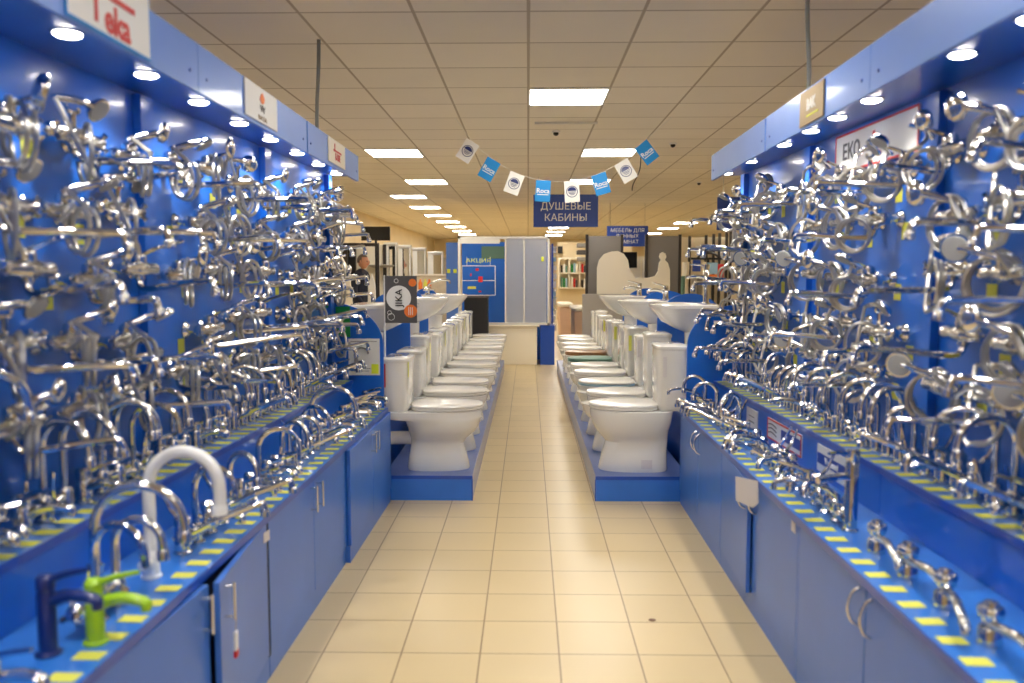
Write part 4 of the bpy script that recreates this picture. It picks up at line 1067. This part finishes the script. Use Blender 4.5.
# ------------------------------------------------------------------ left background
YC = 14.6
a, b2_ = px(361, 226.5, YC), px(390, 240.5, YC)
t = thing('monitor', 'black flat screen on a pole above the left washbasins', 'monitor', ((a.x + b2_.x) / 2, YC, (a.z + b2_.z) / 2)); w = (b2_.x - a.x) / 2; h = (a.z - b2_.z) / 2
obj('screen', box(-w, w, 0, .04, -h, h), 'screen', t, smooth=False, bevel=.005); b = new(); cyl(b, (0, .03, -t.location.z), (0, .03, -h), .02); obj('stand_pole', b, 'black', t)
def upright_frame(u0, u1, v0, Y, label, m='dark', inner=None):
    a, b2_ = px(u0, v0, Y), px(u1, 300, Y); t = thing('shower_cabin', label, 'shower cabin', ((a.x + b2_.x) / 2, Y, 0)); w = (b2_.x - a.x) / 2
    b = new()
    for x in (-w, w): bx(b, x - .035, x + .035, 0, .05, 0, a.z)
    for x in (-w, w): bx(b, x - .03, x + .03, .8, .85, 0, a.z)
    bx(b, -w, w, 0, .05, a.z - .06, a.z)
    obj('frame', b, m, t, smooth=False)
    obj('rear_wall', box(-w, w, .85, .87, .15, a.z), inner or 'cream', t, smooth=False)
    obj('tray', box(-w, w, .02, .85, 0, .15), 'lidw', t, smooth=False, bevel=.01)
    return t
tc = upright_frame(345, 377.5, 243, 15.2, 'dark-framed shower cabin behind the man', 'dark')
w = .6
obj('dark_side_panel', box(-.58, -.16, .3, .32, .15, 2.0), 'black', tc, smooth=False)
obj('shower_shelf', lathe(new(), (.2, .8, 1.55), (0, 0, 1), [(0, .12), (.03, .2), (.05, .22), (.06, .2)], 20), 'greyl', tc)
# leaning ivory slabs
for i, (pts, Y) in enumerate(((((336, 300), (336, 252), (340, 254), (349, 270), (350, 280), (357, 300)), 13.0), (((366.5, 300), (368, 285), (371.5, 274), (375, 285), (376.5, 300)), 12.8))):
    P2 = [(px(u, v, Y).x, px(u, v, Y).z) for u, v in pts]; P2[0] = (P2[0][0], .0); P2[-1] = (P2[-1][0], .0)
    o = obj('ivory_panel', plate(new(), P2, Y, Y + .05), ['cream', 'white'][i], None, smooth=False); tag(o, ['tall cream sloping panel left of the man', 'narrow white pointed panel in front of the dark-framed cabin'][i], 'panel')
# mirror cabinets
YM = 16.2
for i, (u0, u1, v0) in enumerate(((384, 397, 243), (397.5, 411, 245.5), (412, 426, 248), (427.5, 443, 252))):
    a, b2_ = px(u0, v0, YM), px(u1, 279, YM)
    t = thing('mirror_cabinet', 'cream mirror cabinet on the tiled divider behind the left washbasins, %s from left' % ordinal(i + 1), 'mirror cabinet', ((a.x + b2_.x) / 2, YM, (a.z + b2_.z) / 2), 0, 'mirror cabinets'); w = (b2_.x - a.x) / 2; h = (a.z - b2_.z) / 2
    obj('body', box(-w + .005, w - .005, 0, .15, -h, h), 'lidw', t, smooth=False, bevel=.005)
    obj('mirror', box(-w * .25, w - .03, -.006, 0, -h + .03, h - .06), 'mirror', t, smooth=False)
    obj('top_moulding', box(-w, w, -.04, .16, h - .03, h + .01), 'lidw', t, smooth=False, bevel=.005)
a, b2_ = px(384, 279, YM), px(457, 300, YM)
o = obj('tiled_divider', box(a.x, b2_.x, YM + .16, YM + .26, 0, px(0, 240, YM).z * 0 + 1.75), 'tilew', None, smooth=False); tag(o, 'beige tiled divider carrying the mirror cabinets', 'divider')
a, b2_ = px(416, 274, 15.6), px(457, 296, 15.6)
t = thing('tiled_ledge', 'beige tiled ledge behind the third left washbasin', 'ledge', ((a.x + b2_.x) / 2, 15.6, 0)); w = (b2_.x - a.x) / 2
obj('ledge_wall', box(-w, w, 0, .12, 0, a.z - .03), 'tilew', t, smooth=False); obj('coping', box(-w - .01, w + .01, -.01, .13, a.z - .03, a.z), 'cream', t, smooth=False)
for i, u in enumerate((420, 425, 429)):
    a = px(u, 283, 15.4)
    o = obj('bottle', lathe(new(), (a.x, 15.45, a.z - .12), (0, 0, 1), [(0, .035), (.12, .037), (.15, .02), (.19, .015)], 12), ['orange', 'yellow', 'orange'][i], None); tag(o, ['orange bottle at the left end before the tiled ledge', 'yellow bottle between two orange ones before the tiled ledge', 'orange bottle right of the yellow one before the tiled ledge'][i], 'bottle')
a = px(415, 294, 15.4); b2_ = px(434, 294, 15.4)
o = obj('side_table', box(a.x, b2_.x, 15.36, 15.54, 0, px(425, 283, 15.4).z - .121), 'lidw', None, smooth=False, bevel=.005); tag(o, 'white cabinet carrying the orange and yellow bottles', 'cabinet')
a, b2_ = px(446, 242.5, 14.9), px(458, 300, 14.9)
o = obj('blue_board', box(a.x, b2_.x, 14.9, 14.93, 0, a.z), 'fascia', None, smooth=False); tag(o, 'narrow pale blue board left of the shower screen', 'board')
for i, u in enumerate((448.5, 455)):
    c = px(u, 271, 14.88)
    price((c.x, 14.8985, c.z), 0, 'yellow price tag at the foot of the narrow pale blue board, %s' % ['left one', 'right one'][i], 'tags on the pale blue board', (.06, .07), False, 'yellowg')

# ------------------------------------------------------------------ right background
YR = 15.5
o = obj('partition_board', box(2.6, 5.2, YR + 2.0, YR + 2.05, 0, 2.18), 'wall', None, smooth=False); tag(o, 'cream partition behind the towel stands on the right', 'partition')
for i, u in enumerate((690, 706.5, 714, 720, 727, 731)):
    a = px(u, 236, YR + 1.9)
    o = obj('dark_post', box(a.x - .025, a.x + .025, YR + 1.9, YR + 1.96, 0, a.z + .02 * i), 'dark', None, smooth=False); tag(o, 'dark slim upright before the cream right-hand partition, %s from left' % ordinal(i + 1), 'post', 'slim uprights on the right')
t = thing('towel_stand', 'black-topped stand hung with blue, white and red packs', 'stand', (px(708, 270, YR).x, YR, 0))
b = new(); cyl(b, (0, 0, 0), (0, 0, px(0, 259, YR).z), .025); lathe(b, (0, 0, 0), (0, 0, 1), [(0, .22), (.02, .22), (.03, .05)], 20); obj('pole', b, 'black', t)
b = new(); bx(b, -.32, .32, -.03, .03, px(0, 260, YR).z, px(0, 259, YR).z + .02); tube(b, [(-.2, 0, px(0, 259, YR).z), (-.1, 0, px(0, 254, YR).z), (.1, 0, px(0, 254, YR).z), (.22, 0, px(0, 259, YR).z)], .02, 8, 4); obj('hanger_bar', b, 'black', t)
for u0, u1, v0, v1, m_, nm in ((692.5, 700, 260, 271.5, 'signbl', 'dark blue'), (701, 706, 262, 275, 'wall', 'tan'), (707, 717, 262.5, 274, 'skyblue', 'light blue'), (717.5, 723, 264, 278, 'red', 'red'), (708, 717, 274.5, 280, 'orange', 'orange')):
    a, b2_ = px(u0, v0, YR - .06), px(u1, v1, YR - .06)
    o = obj('towel_pack', box(a.x, b2_.x, YR - .11, YR - .05, b2_.z, a.z), m_, None, smooth=False, bevel=.008); tag(o, '%s pack hanging on the black-topped stand' % nm, 'towel pack', 'packs on the black-topped stand')
a, b2_ = px(700.5, 246, YR + .3), px(714, 252.5, YR + .3)
t = thing('small_sign_board', 'small black sign board above the stand with hanging packs', 'sign', ((a.x + b2_.x) / 2, YR + .3, (a.z + b2_.z) / 2)); w = (b2_.x - a.x) / 2; h = (a.z - b2_.z) / 2
obj('board', box(-w, w, 0, .02, -h, h), 'black', t, smooth=False); obj('back_plate', box(-w - .08, -w - .005, 0, .02, -h, h), 'white', t, smooth=False); obj('pole', box(-.012, .012, .02, .045, -t.location.z, h), 'black', t, smooth=False)
for i, (u, v0, v1) in enumerate(((677.5 + 8, 262, 296), (694, 278, 296), (699, 276, 296), (683, 276, 296))):
    a, b2_ = px(u - 3, v0, YR + .8), px(u + 3, v1, YR + .8)
    w = (b2_.x - a.x) / 2; cx = (a.x + b2_.x) / 2
    R = [[(cx + w * (1 + .12 * math.sin(z * 9 + i)) * math.cos(k * PI / 8), YR + .8 + .08 * math.sin(k * PI / 8), z) for k in range(16)] for z in [lerp(0.9, a.z, q / 6) for q in range(7)]]
    o = obj('hanging_towel', loft(new(), R), ['cream', 'greyl', 'grey', 'green'][i], None); tag(o, ['cream', 'pale grey', 'dark grey', 'greenish'][i] + ' towel hanging by the right-hand partition', 'towel', 'hanging towels')
o = obj('towel_rail_rack', box(px(678, 296, YR + .8).x, px(703, 296, YR + .8).x, YR + .7, YR + .9, 0, .9), 'cream', None, smooth=False, bevel=.01); tag(o, 'cream chest under the hanging towels', 'chest')

# ------------------------------------------------------------------ the man
def person(x, y, face):
    t = thing('person', 'man in a dark navy jacket standing by the dark-framed cabin, seen side-on', 'person', (x, y, 0), face)
    me = bpy.data.meshes.new('body')
    V = [(0, 0, .93), (0, .01, 1.12), (0, 0, 1.32), (0, .01, 1.44), (0, .03, 1.53),
         (-.10, 0, .88), (-.11, .02, .50), (-.11, -.02, .09), (-.12, .12, .04),
         (.10, 0, .88), (.11, .04, .50), (.11, .0, .09), (.12, .14, .04),
         (-.17, 0, 1.40), (-.22, .0, 1.14), (-.20, .14, .94), (-.19, .20, .90),
         (.17, 0, 1.40), (.22, .0, 1.14), (.20, .14, .94), (.19, .20, .90)]
    E = [(0, 1), (1, 2), (2, 3), (3, 4), (0, 5), (5, 6), (6, 7), (7, 8), (0, 9), (9, 10), (10, 11), (11, 12), (3, 13), (13, 14), (14, 15), (15, 16), (3, 17), (17, 18), (18, 19), (19, 20)]
    Rr = [.16, .15, .165, .10, .058, .10, .07, .045, .035, .10, .07, .045, .035, .07, .052, .036, .03, .07, .052, .036, .03]
    me.from_pydata(V, E, []); o = bpy.data.objects.new('body', me); COL.objects.link(o); o.parent = t
    o.modifiers.new('skin', 'SKIN')
    for i, r in enumerate(Rr): me.skin_vertices[0].data[i].radius = (r, r * (.72 if i < 4 else 1))
    me.skin_vertices[0].data[0].use_root = True
    md = o.modifiers.new('s', 'SUBSURF'); md.levels = md.render_levels = 2
    me.materials.append(M['cloth'])
    # head: lathe-like loft with nose and chin
    b = new(); bmesh.ops.create_uvsphere(b, u_segments=24, v_segments=18, radius=1)
    for v in b.verts:
        p = v.co.copy(); v.co = Vector((p.x * .075, p.y * .098, p.z * .118))
        if p.z < 0: v.co.x *= 1 + .25 * p.z; v.co.y *= 1 + .12 * p.z
        if p.y > .8 and -.35 < p.z < .15 and abs(p.x) < .3: v.co.y += .028 * (1 - abs(p.x) / .3)
        if p.y > .55 and p.z < -.6: v.co.y += .012
    for sx in (-1, 1):
        r = bmesh.ops.create_uvsphere(b, u_segments=10, v_segments=8, radius=1, matrix=Matrix.Translation((sx * .076, -.005, 0)) @ Matrix.Diagonal((.012, .02, .033, 1)))
    bmesh.ops.translate(b, verts=b.verts, vec=(0, .045, 1.635)); h = obj('head', b, 'skin', t)
    b = new(); bmesh.ops.create_uvsphere(b, u_segments=24, v_segments=16, radius=1)
    bmesh.ops.delete(b, geom=[v for v in b.verts if v.co.z < -.35 or (v.co.y > .35 and v.co.z < .45)], context='VERTS')
    for v in b.verts: v.co = Vector((v.co.x * .083, v.co.y * .104, v.co.z * .124)) + Vector((0, .037, 1.645))
    obj('hair', b, 'hair', t)
    for sx in (-1, 1):
        b = new(); bmesh.ops.create_uvsphere(b, u_segments=10, v_segments=8, radius=.011, matrix=Matrix.Translation((sx * .03, .136, 1.645))); obj('eye', b, 'black', t)
        b = new(); bmesh.ops.create_uvsphere(b, u_segments=12, v_segments=8, radius=1, matrix=Matrix.Translation((sx * .19, .225, .885)) @ Matrix.Diagonal((.03, .045, .022, 1)))
        for k in range(4): tube(b, [(sx * .19 + (k - 1.5) * .016, .25, .885), (sx * .19 + (k - 1.5) * .017, .29 + .005 * (k in (1, 2)), .88), (sx * .19 + (k - 1.5) * .016, .305, .862)], lambda q: .009 - .002 * q, 7, 3)
        tube(b, [(sx * .165, .22, .885), (sx * .145, .245, .88), (sx * .15, .27, .875)], .009, 7, 3)
        obj('hand', b, 'skin', t)
    b = new(); bx(b, -.03, .03, .125, .137, 1.585, 1.592); obj('mouth', b, 'red', t)
    b = new(); tube(b, [(-.07, .07, 1.46), (-.02, .125, 1.35), (0, .15, 1.2)], .006, 6, 4); tube(b, [(.07, .07, 1.46), (.02, .125, 1.35), (0, .15, 1.2)], .006, 6, 4); bx(b, -.025, .025, .145, .152, 1.14, 1.2)
    obj('lanyard', b, 'white', t)
    return t
c = px(358, 265, 13.7)
person(c.x - .03, 14.1, -PI / 2 - .35)

# ------------------------------------------------------------------ camera and render look
cam = bpy.data.cameras.new('camera'); co = bpy.data.objects.new('camera', cam); COL.objects.link(co)
cam.sensor_width = 36; cam.lens = 36 * 845 / 1024; cam.clip_end = 100
co.location = (0, 0, CAMH); co.rotation_euler = (PI / 2 - PITCH, 0, YAW)
cam.dof.use_dof = True; cam.dof.focus_distance = 7.2; cam.dof.aperture_fstop = 2.0
SC.camera = co
w = bpy.data.worlds.new('world'); SC.world = w; w.use_nodes = True
w.node_tree.nodes['Background'].inputs[0].default_value = (1, .95, .88, 1); w.node_tree.nodes['Background'].inputs[1].default_value = .3
vs = SC.view_settings; vs.view_transform = 'Standard'; vs.look = 'None'; vs.gamma = 1; vs.use_curve_mapping = False; vs.exposure = 1.2
cy = SC.cycles
cy.use_denoising = True; cy.max_bounces = 7; cy.diffuse_bounces = 4; cy.glossy_bounces = 4; cy.transmission_bounces = 4
cy.sample_clamp_indirect = 4.0; cy.caustics_reflective = False; cy.caustics_refractive = False
